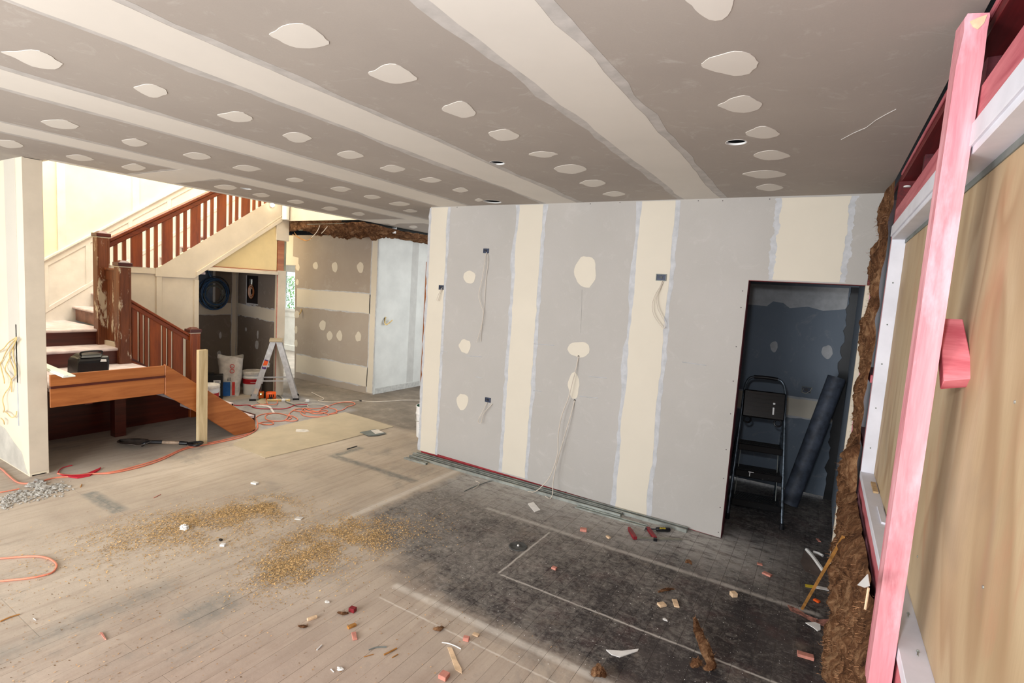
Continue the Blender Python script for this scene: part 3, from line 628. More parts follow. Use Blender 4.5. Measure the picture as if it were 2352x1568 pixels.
for nm, mt, cnt, r0 in (('hose_loop', M['cord_blue'], 7, .20), ('cable_loop', M['cord_grey'], 5, .15), ('cable_loop', M['blacksteel'], 4, .19)):
    for k in range(cnt):
        R_ = r0 + rr3.uniform(-.035, .03); cy_ = cc.y + rr3.uniform(-.02, .02); cz_ = cc.z + rr3.uniform(-.02, .02) - .01
        build(nm, MB().tube([(X4+.05+.02*math.sin(a*.7+k)+.006*k, cy_ + R_*math.cos(a), cz_ + R_*1.08*math.sin(a)) for a in [2*math.pi*i/28 for i in range(28)]], .0075, 6, closed=True), mt, hg, smooth=True)
build('hose_tail', MB().tube(spl([(X4+.06, cc.y-.04, cc.z+.2), (X4+.06, cc.y-.10, cc.z+.33), (X4+.07, cc.y-.16, cc.z+.42)]), .016, 8), M['cord_blue'], hg, smooth=True)
# open meter recess with coiled brown cables
e0 = W(568, 632, 'y', 4.80); e1 = W(592, 698, 'y', 4.80)
rc = build('meter_recess', MB().box(e0.x, e1.x, 4.795, 4.7985, e1.z, e0.z), M['darkhole'], wce)
build('recess_edge', MB().box(e0.x-.012, e0.x, 4.79, 4.80, e1.z-.01, e0.z).box(e0.x, e1.x+.01, 4.79, 4.80, e1.z-.02, e1.z), M['skim'], wce)
cb = thing('cable_bundle', (e0.x, 4.78, e1.z), 'coiled brown cables hanging in the open recess under the stairs', 'cable')
ce0 = (e0 + e1)/2
for k in range(8):
    ry = .035 + .005*k
    build('cable_loop', MB().tube([(ce0.x+.02+ry*math.cos(a), 4.775-.004*(k % 4), ce0.z-.03+ry*1.5*math.sin(a)) for a in [2*math.pi*i/20 for i in range(20)]], .005, 6, closed=True), M['stringer'] if k % 2 else M['wire'], cb, smooth=True)
build('meter_case', MB().box(ce0.x-.03, ce0.x+.03, 4.765, 4.79, ce0.z+.05, ce0.z+.16), M['steel'], cb, bevel=.008)
# ------------------------------------------------------------------ panelled wall beside the stairs
cap = lambda y: 1.80 + .747*(y-2.488)
wsx = build('wall_stairs', MB().box(X4-.12, X4, 1.72, 4.82, 0, 5.0).box(X4-.12, X4, 4.82, 6.0, 2.56, 5.0), M['upper_wall'], keep=True, kind='structure')
skf = lambda y: 1.177 + .75*(y-2.477)
ymx = 5.2
build('dado_panel', MB().prism([(X4, y, z) for y, z in [(2.43, 1.0), (ymx, skf(ymx)-.3), (ymx, cap(ymx)-.02), (2.43, cap(2.43)-.02)]], (.008, 0, 0)), M['white_paint'], wsx)
def strip(nm, f1, f2, ya, yb, t, m='white_paint'):
    return build(nm, MB().prism([(X4, y, z) for y, z in [(ya, f2(ya)), (yb, f2(yb)), (yb, f1(yb)), (ya, f1(ya))]], (t, 0, 0)), M[m], wsx, bevel=.003)
strip('dado_cap', lambda y: cap(y), lambda y: cap(y)-.03, 2.40, ymx, .05); strip('dado_moulding', lambda y: cap(y)-.03, lambda y: cap(y)-.05, 2.41, ymx, .03)
strip('dado_top_rail', lambda y: cap(y)-.05, lambda y: cap(y)-.115, 2.45, ymx, .02)
strip('string_rail', lambda y: skf(y)+.025, lambda y: skf(y)-.03, 2.46, ymx, .022); strip('skirting_board', lambda y: skf(y)-.03, lambda y: skf(y)-.45, 2.43, ymx, .015)
build('stile', MB().box(X4, X4+.0215, 2.45, 2.505, 1.19, 1.74), M['white_paint'], wsx, bevel=.003)
for ys_ in (2.87, 3.33, 3.80, 4.26):
    build('stile', MB().prism([(X4, ys_, skf(ys_)+.02), (X4, ys_+.05, skf(ys_+.05)+.02), (X4, ys_+.05, cap(ys_+.05)-.11), (X4, ys_, cap(ys_)-.11)], (.0205, 0, 0)), M['white_paint'], wsx, bevel=.003)
for ya, yb in ((2.60, 2.68), (3.38, 3.46)): build('cover_batten', MB().box(X4, X4+.02, ya, yb, cap(ya)+.0, 4.8), M['white_paint'], wsx)
# wall at the landing end (hidden side) and walls of the upper hall
build('wall_landing', MB().box(X4, X1-.03, 1.715, 1.73, 2.55, 5.0).box(X4, -6.0, 1.705, 1.718, 0.0, 2.55), M['cream'], keep=True, kind='structure')
build('wall_void_side', MB().box(X1-.01, X1, 1.73, 4.86, 2.86, 5.0), M['cream'], keep=True, kind='structure')
wf = build('wall_void_end', MB().box(X4, -5.33, 4.87, 4.885, HC+.0, 5.0), M['cream'], keep=True, kind='structure')
build('duct', MB().tube([(-6.73, 4.82, 2.555), (-6.73, 4.82, 2.9)], .048, 20).tube([(-6.73, 4.82, 2.9), (-6.74, 4.82, 3.2)], .048, 20), M['white'], wf, smooth=True)
build('ceiling_upper', MB().box(X4-.12, X1, 1.7, 6.0, 5.0, 5.02), M['cream'], keep=True, kind='structure')
lp = thing('wall_lamp', W(627, 471, 'x', X3+.05), 'small glowing round lamp where the stair string meets the ceiling', 'lamp')
c = W(627, 471, 'x', X3+.045)
mb = MB().lathe([(.001, 0), (.030, 0), (.032, .008), (.03, .02), (.001, .02)], (0,0,0), 20); mb.v = [(c.x-.035+z, c.y+x, c.z+y_) for x, y_, z in mb.v]; build('lamp_base', mb, M['white'], lp, smooth=True)
build('lamp_glass', MB().lump((c.x, c.y, c.z), .022, 16, 0), M['glow'], lp, smooth=True)
# ------------------------------------------------------------------ hallway beyond
YH = 5.85
wh = build('wall_hall', MB().prism([(-12, YH, 1.945), (-7.885, YH, 1.945), (-7.83, YH, 0.0), (-5.94, YH, 0.0), (-5.94, YH, 2.50), (-6.6, YH, 2.46), (-12, YH, 2.46)], (0, T, 0)), M['board'], keep=True, kind='structure')
M['board_hall'] = paperboard('plasterboard_hall', (158, 146, 134), (168, 158, 146)); wh.data.materials[0] = M['board_hall']
hy = lambda q: Vector((q.x, YH, q.y)); h3 = lambda u, v: W(u, v, 'y', YH)
zA = (h3(690,664).z + h3(690,704).z)/2; zB = (h3(690,818).z + h3(690,852).z)/2; hwB = (h3(690,664).z - h3(690,704).z)/2
band((-7.82, zA), (-6.06, (h3(835,678).z+h3(835,714).z)/2), hwB, hy, wh, M['compound'], M['skim'], 40, .015, .008, (0,-1,0))
band((-7.80, zB), (-6.06, (h3(830,842).z+h3(830,884).z)/2), hwB, hy, wh, M['compound'], M['skim'], 40, .015, .010, (0,-1,0))
band((-6.0, .02), (-6.0, 2.48), .055, hy, wh, M['compound'], M['skim'], 40, .02, .006, (0,-1,0), up=.0008)
build('lit_wall_area', MB().prism([(-12, YH-.0008, 1.95), (-7.80, YH-.0008, 1.95), (-7.80, YH-.0008, 2.08), (-7.95, YH-.0008, 2.1), (-7.95, YH-.0008, 2.45), (-12, YH-.0008, 2.45)], (0,.0008,0)), M['compound'], wh)  # lamplight on the upper wall put in as a paler area
for u, v, hw, hh in [(725,610,6,9),(769,613,7,12),(828,614,8,13),(741,747,8,12),(757,771,7,11),(780,771,7,12),(823,773,7,12),(684,614,5,8),(682,722,6,9),(680,757,4,9),(680,788,4,9),(683,648,4,7)]:
    opatch(u, v, hw, hh, h3, wh, M['compound'], (0,-1,0))
ws2 = build('wall_hall_side', MB().prism([(-5.94, YH+T, 0.0), (-5.94, 9.0, 0.0), (-5.94, 9.0, 2.56), (-5.94, YH+T, 2.50)], (-.013, 0, 0)), plain('white_sealed_board', (226, 228, 222), .03, 3), keep=True, kind='structure')
build('grey_stripe', MB().box(-5.9405, -5.9395, 6.62, 6.78, .1, 2.5), plain('pale_grey_stripe', (206, 206, 200), .03), ws2)
build('door_edge_strip', MB().box(-5.94, -5.92, 6.98, 7.02, 0, 2.15), M['stringer'], ws2)
build('pipe_cover', MB().box(-5.94, -5.925, 7.02, 7.10, 0, 2.3), M['cream'], ws2)
build('skirting_scar', MB().box(-5.9405, -5.9385, 5.9, 6.95, 0, .09), plain('skirting_grey', (200, 200, 194), .06, 20), ws2)  # pale grey strip along the wall foot
build('wall_hall_end', MB().box(-5.94, XL, 8.98, 9.0, 0, HC), M['cream'], keep=True, kind='structure')
# back room seen through the far doorway, with its window and garden
YR = 7.94
wb = build('wall_back_room', MB().box(-12.2, -11.75, YR, YR+.1, 0, 2.4).box(-10.35, -8.0, YR, YR+.1, 0, 2.4).box(-11.75, -10.35, YR, YR+.1, 0, .98).box(-11.75, -10.35, YR, YR+.1, 1.87, 2.4), M['white_paint'], keep=True, kind='structure')
build('wall_back_room_left', MB().box(-12.2, -12.1, YH, YR, 0, 2.4), M['white_paint'], keep=True, kind='structure')
build('wall_back_room_right', MB().box(-7.81, -7.75, YH+.02, YR, 0, 2.4), M['white_paint'], keep=True, kind='structure')
build('ceiling_back_room', MB().box(-12.2, -7.75, YH+.02, YR+.1, 2.4, 2.42), M['white_paint'], keep=True, kind='structure')
wn = build('window_1', MB().box(-11.80, -10.30, YR-.02, YR+.02, .94, .99).box(-11.8, -11.75, YR-.01, YR+.04, .98, 1.87).box(-10.35, -10.3, YR-.01, YR+.04, .98, 1.87).box(-11.8, -10.3, YR-.01, YR+.04, 1.85, 1.90), M['white_paint'], keep=True, kind='structure')
build('mullion', MB().box(-11.07, -11.03, YR, YR+.03, .98, 1.87), M['white_paint'], wn)
build('pane', MB().box(-11.75, -11.07, YR+.012, YR+.018, .99, 1.85), M['glass'], wn); build('pane', MB().box(-11.03, -10.35, YR+.012, YR+.018, .99, 1.85), M['glass'], wn)
build('baseboard_back_room', MB().box(-12.1, -7.82, YR-.02, YR, 0, .12).box(-12.1, -7.82, YR-.008, YR, .80, .86), M['white_paint'], keep=True, kind='structure')
hd = MB(); rh = random.Random(2)
for _ in range(9000):
    x = rh.uniform(-14.5, -9.8); z = rh.uniform(-.3, 1.75)*1.0; y = YR + 1.6 + rh.uniform(0, .5)
    d = Vector((rh.uniform(-1,1), rh.uniform(-1,1), rh.uniform(-1,1))).normalized()*.035; e = d.cross(Vector((rh.random(), rh.random(), 1))).normalized()*.018
    c = Vector((x, y, z)); hd.add([c-d, c-e, c+d, c+e], [(0,1,2,3)])
o = build('garden_hedge', hd, M['leaf']); tag(o, 'sunlit green garden hedge outside the far window', 'hedge', kind='stuff')
build('garden_ground', MB().box(-16, -7, 8.3, 12, -.5, -.4), M['leaf'], keep=True, kind='structure')
bt = MB()
rb = random.Random(9)
# ------------------------------------------------------------------ insulation batts and loose wool
def wool_sheet(name, quad, nu, nv, amp, nrm, seed, label, group=None, fib=1500, taper=.35, flen=.03):
    """quad: four corners (u0v0, u1v0, u1v1, u0v1); lumpy sheet displaced along nrm, closed at the back"""
    q = [Vector(p) for p in quad]; nrm = Vector(nrm); mb = MB(); vs = []
    def P(a, b): return (q[0]*(1-a)+q[1]*a)*(1-b) + (q[3]*(1-a)+q[2]*a)*b
    def D(a, b):
        p = P(a, b)*1.0; s = Vector((seed*3.1, seed*1.7, 0))
        e = min(1, min(a, 1-a, b, 1-b)/taper*2.2) ** .5 if min(a,1-a,b,1-b) > 0 else 0
        return amp*e*(.55 + .75*mn.noise(p*4.5+s) + .45*mn.noise(p*13+s) + .28*mn.noise(p*31+s) + .16*mn.noise(p*70+s))
    for j in range(nv+1):
        for i in range(nu+1):
            a, b = i/nu, j/nv; p = P(a, b); w = Vector((mn.noise(p*9), mn.noise(p*9+Vector((5,5,5))), mn.noise(p*9+Vector((9,1,3)))))*.018
            vs.append(p + nrm*D(a, b) + w)
    mb.add(vs, [(j*(nu+1)+i, j*(nu+1)+i+1, (j+1)*(nu+1)+i+1, (j+1)*(nu+1)+i) for j in range(nv) for i in range(nu)])
    o = build(name, mb, M['wool'], smooth=False)
    for p in o.data.polygons: p.use_smooth = True
    tag(o, label, 'insulation', group)
    r = random.Random(seed); fb = MB()
    for _ in range(fib):
        a, b = r.uniform(.02,.98), r.uniform(.02,.98); c = P(a, b) + nrm*D(a, b)
        d = Vector((r.uniform(-1,1), r.uniform(-1,1), r.uniform(-1.2,1))).normalized()*flen*r.uniform(.4, 1); d2 = nrm*flen*r.uniform(.0,.35)
        s = d.cross(nrm); s = s.normalized()*r.uniform(.0004, .0011) if s.length > 1e-6 else Vector((0,0,.001))
        c0 = c - nrm*.004; m1 = c + d*.5 + d2 + Vector((0,0,-.004)); c1 = c + d + Vector((r.uniform(-1,1), r.uniform(-1,1), r.uniform(-1,1)))*.012
        fb.add([c0-s, c0+s, m1-s, m1+s, c1], [(0,1,3,2), (2,3,4)])
    f = build('wool_fibres', fb, M['wool_f'], o); f['kind'] = 'stuff'
    return o
wool_sheet('hanging_insulation', [(-6.78, 4.93, 2.50), (-5.30, 4.95, 2.53), (-5.30, 5.75, 2.50), (-6.6, 5.8, 2.48)], 110, 50, -.11, (0,0,1), 3, 'torn brown glass wool hanging above the hallway behind the ceiling edge', 'loose wool over the hallway', 1500)
wool_sheet('hanging_insulation', [(-6.85, 4.95, 2.40), (-5.75, 4.97, 2.52), (-5.75, 4.97, 2.60), (-6.85, 4.95, 2.60)], 90, 16, .05, (0,-1,0), 4, 'dark brown wool strip sagging below the cream upstairs fascia', None, 700, .2)
wool_sheet('hanging_insulation', [(-5.93, 5.7, 2.47), (-5.89, 8.9, 2.47), (-5.31, 8.9, 2.53), (-5.30, 5.7, 2.51)], 90, 30, -.05, (0,0,1), 6, 'thin brown wool along the white hallway wall top', None, 900)
build('trim_4', MB().box(-12, -5.28, 4.885, 9.0, HC+.06, HC+.09), M['darkhole'], keep=True, kind='structure')
for i, (pts, r) in enumerate([([(672,538),(690,548),(704,553),(716,546)], .005), ([(735,517),(728,532),(718,543),(712,550)], .004), ([(752,520),(744,530),(738,536)], .004), ([(676,534),(684,543),(692,548),(706,553)], .004)]):
    o = build('hanging_wire', MB().tube(spl([W(u, v, 'y', 4.93) for u, v in pts]), r, 6), M['wire'] if i in (1, 2) else M['stick'], smooth=True)
    tag(o, ['longest looping brown wire under the hallway insulation', 'pale cable end poking down from the hallway insulation', 'shorter pale cable stub right of the longer cable end', 'inner brown wire loop under the hallway insulation'][i], 'wire')
o = build('metal_conduit', MB().tube([W(705,515,'y',4.92), W(790,513,'y',4.92)], .005, 6), M['steel']); tag(o, 'thin metal rod running through the torn wool below the cream fascia', 'rod')
s = thing('ceiling_sensor', W(906, 530, 'x', -5.36), 'white plastic fitting hanging by the ceiling edge above the white hallway wall', 'fitting')
c = W(906, 526, 'x', -5.38)
build('fitting_body', MB().lathe([(.001, -.06), (.024, -.06), (.026, -.01), (.035, 0), (.035, .015), (.012, .025)], c, 16), M['white'], s, smooth=True)
build('fitting_clip', MB().box(c.x-.04, c.x+.04, c.y-.008, c.y+.008, c.z+.018, c.z+.026), M['steel'], s)
# ------------------------------------------------------------------ right wall: open framing, window reveal, plywood
FX = .272; BX = .362; PX = .330
wr = build('wall_right', MB().box(BX+.03, BX+.05, -2.0, 6.0, 0, HC+.2), M['redpine_shade'], keep=True, kind='structure')
YJ = 3.545; ZS = .876; ZT = 2.184
def member(nm, x0, x1, y0, y1, z0, z1, m, par=None, bev=.002): return build(nm, MB().box(x0, x1, y0, y1, z0, z1), M[m], par or wr, bevel=bev)
member('top_plate', FX+.006, BX, -1.5, YW, HC-.047, HC-.002, 'redpine_shade'); member('packing_strip', FX-.002, FX+.006, -1.5, YW-.6, HC-.020, HC-.004, 'pink_y')  # top plate's shade is put into its dark red colour
member('bottom_plate', FX, BX, -1.5, YW, 0, .045, 'pink_y')
member('stud', FX-.004, BX, YJ+.02, YJ+.062, .045, ZT+.08, 'pink'); member('short_stud', FX-.004, BX, YJ+.02, YJ+.062, ZT+.08, HC-.047, 'redpine_shade')  # upper part is the same pink timber, shade put into its darker colour
member('lintel', FX-.004, FX+.04, -1.5, YJ+.02, ZT+.075, ZT+.165, 'pink_y'); member('lintel', FX+.042, BX, -1.5, YJ+.02, ZT+.075, ZT+.19, 'pink_y')
for yq in (3.0, 1.95, .9): member('short_stud', FX+.035, BX, yq, yq+.045, ZT+.18, HC-.047, 'maroon')  # studs above the lintel, cavity shade put into their maroon colour
member('backing_board', BX, BX+.012, -1.5, YJ+.06, ZT+.1, HC, 'cavity')  # cavity shade put into the board colour
member('nog', FX, BX, YJ+.062, YW-.0, .98, 1.025, 'pink_y'); member('nog', FX-.012, BX, YJ+.07, YW+.02, 1.38, 1.425, 'pink_y')
member('sill_trimmer', FX-.002, BX, -1.5, YJ+.02, ZS-.125, ZS-.035, 'pink_y')
for yq in (3.0, 2.4, 1.2, .6): member('short_stud', FX+.01, BX, yq, yq+.045, .045, ZS-.125, 'pink')
wn2 = build('window_2', MB().box(FX-.004, PX+.02, YJ-.0, YJ+.02, ZS, ZT), M['white_sill'], keep=True, kind='structure')
build('window_sill', MB().box(FX-.006, PX+.02, -1.5, YJ+.02, ZS-.035, ZS), M['white_sill'], wn2, bevel=.002)
build('window_head', MB().box(FX-.004, PX+.02, -1.5, YJ+.02, ZT, ZT+.02), M['white_sill'], wn2, bevel=.002)
build('head_face', MB().box(FX-.012, FX+.02, -1.5, YJ+.02, ZT+.018, ZT+.075), M['white_sill'], wn2, bevel=.002)
build('stop_bead', MB().box(PX-.004, PX+.004, -1.5, YJ, ZT-.02, ZT), M['cord_grey'], wn2)
sc = MB()
for z in (1.02, 1.25, 1.5, 1.72, 1.95): sc.tube([(.298, YJ-.001, z), (.298, YJ+.002, z)], .004, 8)
o = build('screw_heads', sc, M['cord_grey'], wn2); o['kind'] = 'stuff'
pl = thing('plywood_sheet', (PX, 1.0, ZS), 'large sheet of pale plywood covering the window opening on the right', 'plywood')
build('sheet', MB().box(PX, PX+.012, -1.5, YJ-.002, ZS+.001, ZT-.001), M['ply'], pl)
sc = MB()
for u, v in ((2332,923),(2259,1348),(2195,420),(2108,1278)):
    c = W(u, v, 'x', PX); build('screw_head', MB().tube([(PX-.002, c.y, c.z), (PX+.002, c.y, c.z)], .0035, 8), M['steel'], pl)
# packers lying on the sill
for i, (u, v, L, m_) in enumerate(((2002, 1117, .11, 'plyedge'), (2029, 1182, .14, 'white_sill'))):
    c = W(u, v, 'z', ZS+.006); o = build('packer', MB().box(PX-.028, PX-.006, c.y-L/2*1.6, c.y+L/2*1.6, ZS, ZS+.009), M[m_])
    tag(o, ['brown timber packer lying on the white window sill', 'white packer lying on the sill nearer the pink stud'][i], 'packer')
for i, (u, v) in enumerate(((2084, 1412), (2106, 1500))):
    c = W(u, v, 'z', ZS+.004); o = build('screw', MB().tube([c + Vector((0,-.012,0)), c + Vector((.004,.014,0))], .0018, 6).tube([c + Vector((.004,.012,0)), c + Vector((.004,.0145,0))], .0042, 8), M['steel'])
    tag(o, ['upper loose steel screw on the near white sill', 'lower loose steel screw on the near white sill'][i], 'screw')
# the pink stud standing free in front of the framing
s = MB(); n = 22
x0, x1, y0, y1 = .212, .264, 1.715, 1.805
vs = []; rs4 = random.Random(4)
zz = [0, .6, 1.2, 1.8, 2.34, 2.40, 2.44, 2.48, 2.51, 2.522]; wob = [0]*6 + [.003, .006, .003, .008]
for z, w in zip(zz, wob):
    c_ = -.0015*math.sin(z*1.3)
    vs += [(x0+w+c_, y0, z), (x1-w*.3+c_, y0, z - (w*.8 if z > 2.45 else 0)), (x1+c_, y1, z), (x0+c_, y1, z)]
k = len(zz)
s.add(vs, [(4*i+a, 4*i+(a+1) % 4, 4*(i+1)+(a+1) % 4, 4*(i+1)+a) for i in range(k-1) for a in range(4)] + [(0,3,2,1)])
t0 = 4*(k-1); cxy = ((x0+x1)/2, (y0+y1)/2)
s.add([vs[t0], vs[t0+1], vs[t0+2], vs[t0+3], (cxy[0], y0+.01, 2.50), (cxy[0]+.004, y1-.02, 2.535)], [(0,1,4),(1,2,5,4),(2,3,5),(3,0,4,5)])
pst = thing('timber_stud', (.24, 1.79, 0), 'tall pink treated timber stud standing in front of the plywood', 'timber')
build('stud_body', s, M['pink'], pst)
build('broken_end', MB().prism([(x0+.014, y0-.0012, 2.502), (x0+.022, y0-.0012, 2.487), (x0+.032, y0-.0012, 2.480), (x0+.042, y0-.0012, 2.493), (x0+.046, y0-.0012, 2.512), (x0+.03, y0-.0012, 2.508)], (0, .004, 0)), M['offcut'], pst)
# pink offcut wedged between stud and plywood
oc = thing('timber_offcut', (.30, 1.78, 1.7), 'short pink timber offcut sticking out from the plywood beside the stud', 'timber')
A = [W(2158, 730, 'y', 1.83), W(2212, 732, 'y', 1.83), W(2240, 868, 'y', 1.72), W(2168, 874, 'y', 1.72)]
dn = Vector((0, .76, -.65))
build('offcut_body', MB().prism(A, dn*.042), M['pink_x'], oc, bevel=.002)
ctr = (A[0]+A[1]+A[2]+A[3])/4
text('handwriting', '22-06', .016, M['cord_grey'], frame(ctr - dn*.0012 + Vector((0,0,-.012)), A[0]-A[1], ctr-(A[0]+A[1])/2), oc)
# cable clip in the dark head cavity
c = W(2084, 426, 'x', .30)
o = build('cable_clip', MB().lathe([(.001, 0), (.011, 0), (.016, -.002), (.016, -.008), (.001, -.008)], c, 16), M['white']); tag(o, 'small white cable clip hanging in the red framing cavity at the top right', 'clip')
# insulation in the bay beside the window, under the sill, on the floor edge
wool_sheet('insulation_batt', [(.25, YW-.03, 1.0), (.25, YJ+.08, 1.0), (.25, YJ+.08, 2.52), (.25, YW-.02, 2.50)], 34, 90, .05, (-1,0,0), 11, 'brown glass wool batt in the narrow bay beside the pantry doorway', None, 1600, .3)
wool_sheet('insulation_batt', [(.25, YW-.06, .0), (.25, YJ-.3, .0), (.25, YJ+.05, 1.02), (.25, YW-.02, 1.02)], 34, 70, .065, (-1,0,-.1), 12, 'lower brown wool batt at the foot of the doorway bay', None, 1500, .25)
wool_sheet('insulation_batt', [(.225, YJ-.2, .0), (.225, 2.30, .0), (.25, 2.30, .78), (.25, YJ-.05, .78)], 70, 50, .07, (-1,0,-.1), 13, 'shaggy brown glass wool bulging out below the white window sill', None, 2600, .22)
wool_sheet('insulation_batt', [(.235, 2.42, .0), (.235, 1.2, .0), (.25, 1.2, .76), (.25, 2.42, .76)], 80, 50, .07, (-1,0,-.1), 14, 'nearest brown glass wool batt at the bottom right corner', None, 2600, .22)
# ------------------------------------------------------------------ helpers for loose things
def wire(pts, r, mt, name, label, cat, group=None, n=6, seg=6, parent=None):
    o = build(name, MB().tube(spl(pts, n), r, seg), mt, parent, smooth=True)
    if parent is None: tag(o, label, cat, group)
    return o
def gp(pts, z=.006): return [G(u, v, z) for u, v in pts]
def slab(poly, t, mt, name, label, cat, z=.001, group=None, ax='z', par=None):
    P = [G(u, v, z+t) for u, v in poly]
    o = build(name, MB().prism(P, (0, 0, -t)), mt, par)
    if par is None: tag(o, label, cat, group)
    return o
def block(u, v, a, b, h, deg, mt, name, label, cat, group=None, z=.001):
    c = G(u, v, z + h/2); r = math.radians(deg); ex = Vector((math.cos(r), math.sin(r), 0)); ey = Vector((-math.sin(r), math.cos(r), 0))
    o = build(name, MB().obox((c.x, c.y, z+h/2), ex*a/2, ey*b/2, Vector((0,0,h/2))), mt, bevel=.0015); return tag(o, label, cat, group)
# ------------------------------------------------------------------ wall boxes and cables on the grey partition
def flush_box(u, v, w, h, lab, y=YW):
    c = W(u, v, 'y', y); t = thing('wall_box', c, lab, 'electrical box')
    mb = MB().box(c.x-w/2, c.x+w/2, y-.004, y+.002, c.z-h/2, c.z+h/2)
    build('box_back', mb, M['box_blue'], t)
    e = .006
    build('box_rim', MB().box(c.x-w/2-e, c.x-w/2, y-.008, y, c.z-h/2-e, c.z+h/2+e).box(c.x+w/2, c.x+w/2+e, y-.008, y, c.z-h/2-e, c.z+h/2+e)
          .box(c.x-w/2, c.x+w/2, y-.008, y, c.z+h/2, c.z+h/2+e).box(c.x-w/2, c.x+w/2, y-.008, y, c.z-h/2-e, c.z-h/2), M['cord_grey'] if w > .06 else M['box_blue'], t)
    build('cable_clamp', MB().box(c.x-.012, c.x+.012, y-.008, y-.003, c.z-h*.2, c.z+h*.25), M['black'], t); return c
flush_box(1117, 576, .048, .03, 'dark wall box with long hanging cables, highest on the grey wall')
flush_box(1014, 660, .048, .034, 'dark wall box on the cream strip at the left end of the grey wall')
flush_box(1519, 637, .07, .042, 'blue-black wall box at the edge of the third cream band')
flush_box(1121, 918, .05, .032, 'low dark wall box with a looped cable, nearest the floor')
flush_box(1852, 895, .07, .05, 'wall box on the dark back wall of the pantry', 5.70)
wy_ = lambda pts, off: [W(u, v, 'y', YW-o_) for (u, v), o_ in zip(pts, off)]
def wall_wire(pts, off, lab, nm='cable', r=.0032, grp=None, y=YW, n=6):
    return wire([W(u, v, 'y', y-o_) for (u, v), o_ in zip(pts, off)], r, M['wire'], nm, lab, 'cable', grp, n)
k = .035
wall_wire([(1117,579),(1115,590),(1113,606),(1107,642),(1100,676),(1104,698),(1110,716),(1108,738),(1102,762),(1095,786)], [.006,.02,.03,k,k,k,k,k,k,k], 'long pale cable hanging from the highest dark wall box', r=.0028)
wall_wire([(1117,579),(1121,590),(1120,612),(1116,642),(1113,690),(1111,716),(1107,745),(1104,784)], [.006,.012,.012,.012,.012,.012,.012,.012], 'straighter grey cable beside the long one below the highest wall box', r=.0022)
wall_wire([(1016,660),(1011,668),(1006,678),(1003,688),(1006,690),(1010,676),(1016,664)], [.006,.02,.03,.035,.035,.03,.006], 'short cable loop from the wall box on the left cream strip')
wall_wire([(1521,644),(1516,658),(1505,676),(1498,698),(1500,720),(1510,738),(1524,754),(1527,742),(1518,724),(1510,706),(1508,682),(1516,662),(1524,646)], [.006,.02,.03,k,k,k,k,k,k,k,.03,.02,.006], 'long double loop of cable below the blue-black wall box', n=8)
wall_wire([(1119,924),(1113,936),(1106,950),(1099,964),(1100,971),(1105,970),(1108,957),(1113,946),(1122,936),(1131,927)], [.006,.03,.04,.05,.05,.05,.04,.035,.03,.006], 'cable loop hanging from the low dark wall box')
for u, v, lb in ((1329, 818, 'upper'), (1320, 919, 'lower')):
    c = w3(u, v); mb = MB().lathe([(.0001, -.0015), (.0075, -.0015), (.009, 0)], (0,0,0), 14); mb.v = [(c.x+x, YW-.0005+z, c.z+y_) for x, y_, z in mb.v]; build('cable_hole', mb, M['darkhole'], wm)
wire([W(1329,818,'y',YW-.004), W(1322,850,'y',YW-.03), W(1314,880,'y',YW-.05), W(1305,915,'y',YW-.06), W(1290,955,'y',YW-.07), W(1282,1000,'y',YW-.08), W(1280,1045,'y',YW-.09), W(1264,1092,'y',YW-.10), W(1246,1115,'y',YW-.12), W(1228,1129,'y',YW-.16), G(1212,1128,.012)], .0038, M['wire'], 'cable', 'longer pale cable hanging from the upper wall hole to the floor', 'cable', n=8)
wire([W(1320,919,'y',YW-.004), W(1312,950,'y',YW-.03), W(1300,990,'y',YW-.05), W(1287,1035,'y',YW-.06), W(1276,1075,'y',YW-.08), W(1270,1110,'y',YW-.10), W(1269,1134,'y',YW-.13), W(1263,1145,'y',YW-.16), G(1252,1139,.014)], .0038, M['wire'], 'cable', 'pale cable hanging from the lower wall hole to the floor', 'cable', n=8)
wire(gp([(1066,1128),(1085,1119),(1104,1112),(1120,1106),(1130,1104)], .005), .0035, M['cord_grey'], 'cable', 'dark cable end poking from under the steel tracks', 'cable')
wire(gp([(1092,1104),(1101,1108),(1098,1115),(1088,1122)], .006), .0028, M['wire'], 'cable', 'small pale curled cable end beside the steel tracks', 'cable')
o = build('loose_wire', MB().tube([W(u, v, 'y', 5.69) for u, v in ((1846,892),(1842,900),(1850,904),(1860,898),(1866,890))], .002, 5), M['wire']); tag(o, 'thin bare wire curling from the pantry wall box', 'wire')
# hallway wire tails
wire([W(886, 728, 'x', -5.93), W(884, 738, 'x', -5.90), W(886, 745, 'x', -5.88), W(893, 742, 'x', -5.87), W(901, 735, 'x', -5.88)], .009, M['wire_y'], 'cable_tail', 'yellow and black cable tail on the white hallway wall', 'cable')
wire([W(884, 730, 'x', -5.93), W(883, 740, 'x', -5.91), W(889, 746, 'x', -5.90)], .008, M['black'], 'cable_tail', 'thick black cable stub on the white hallway wall', 'cable')
wire([W(692, 710, 'y', 5.84), W(691, 716, 'y', 5.82), W(687, 722, 'y', 5.80)], .009, M['wire_y'], 'cable_tail', 'yellow cable tail on the brown hallway wall near the doorway', 'cable')
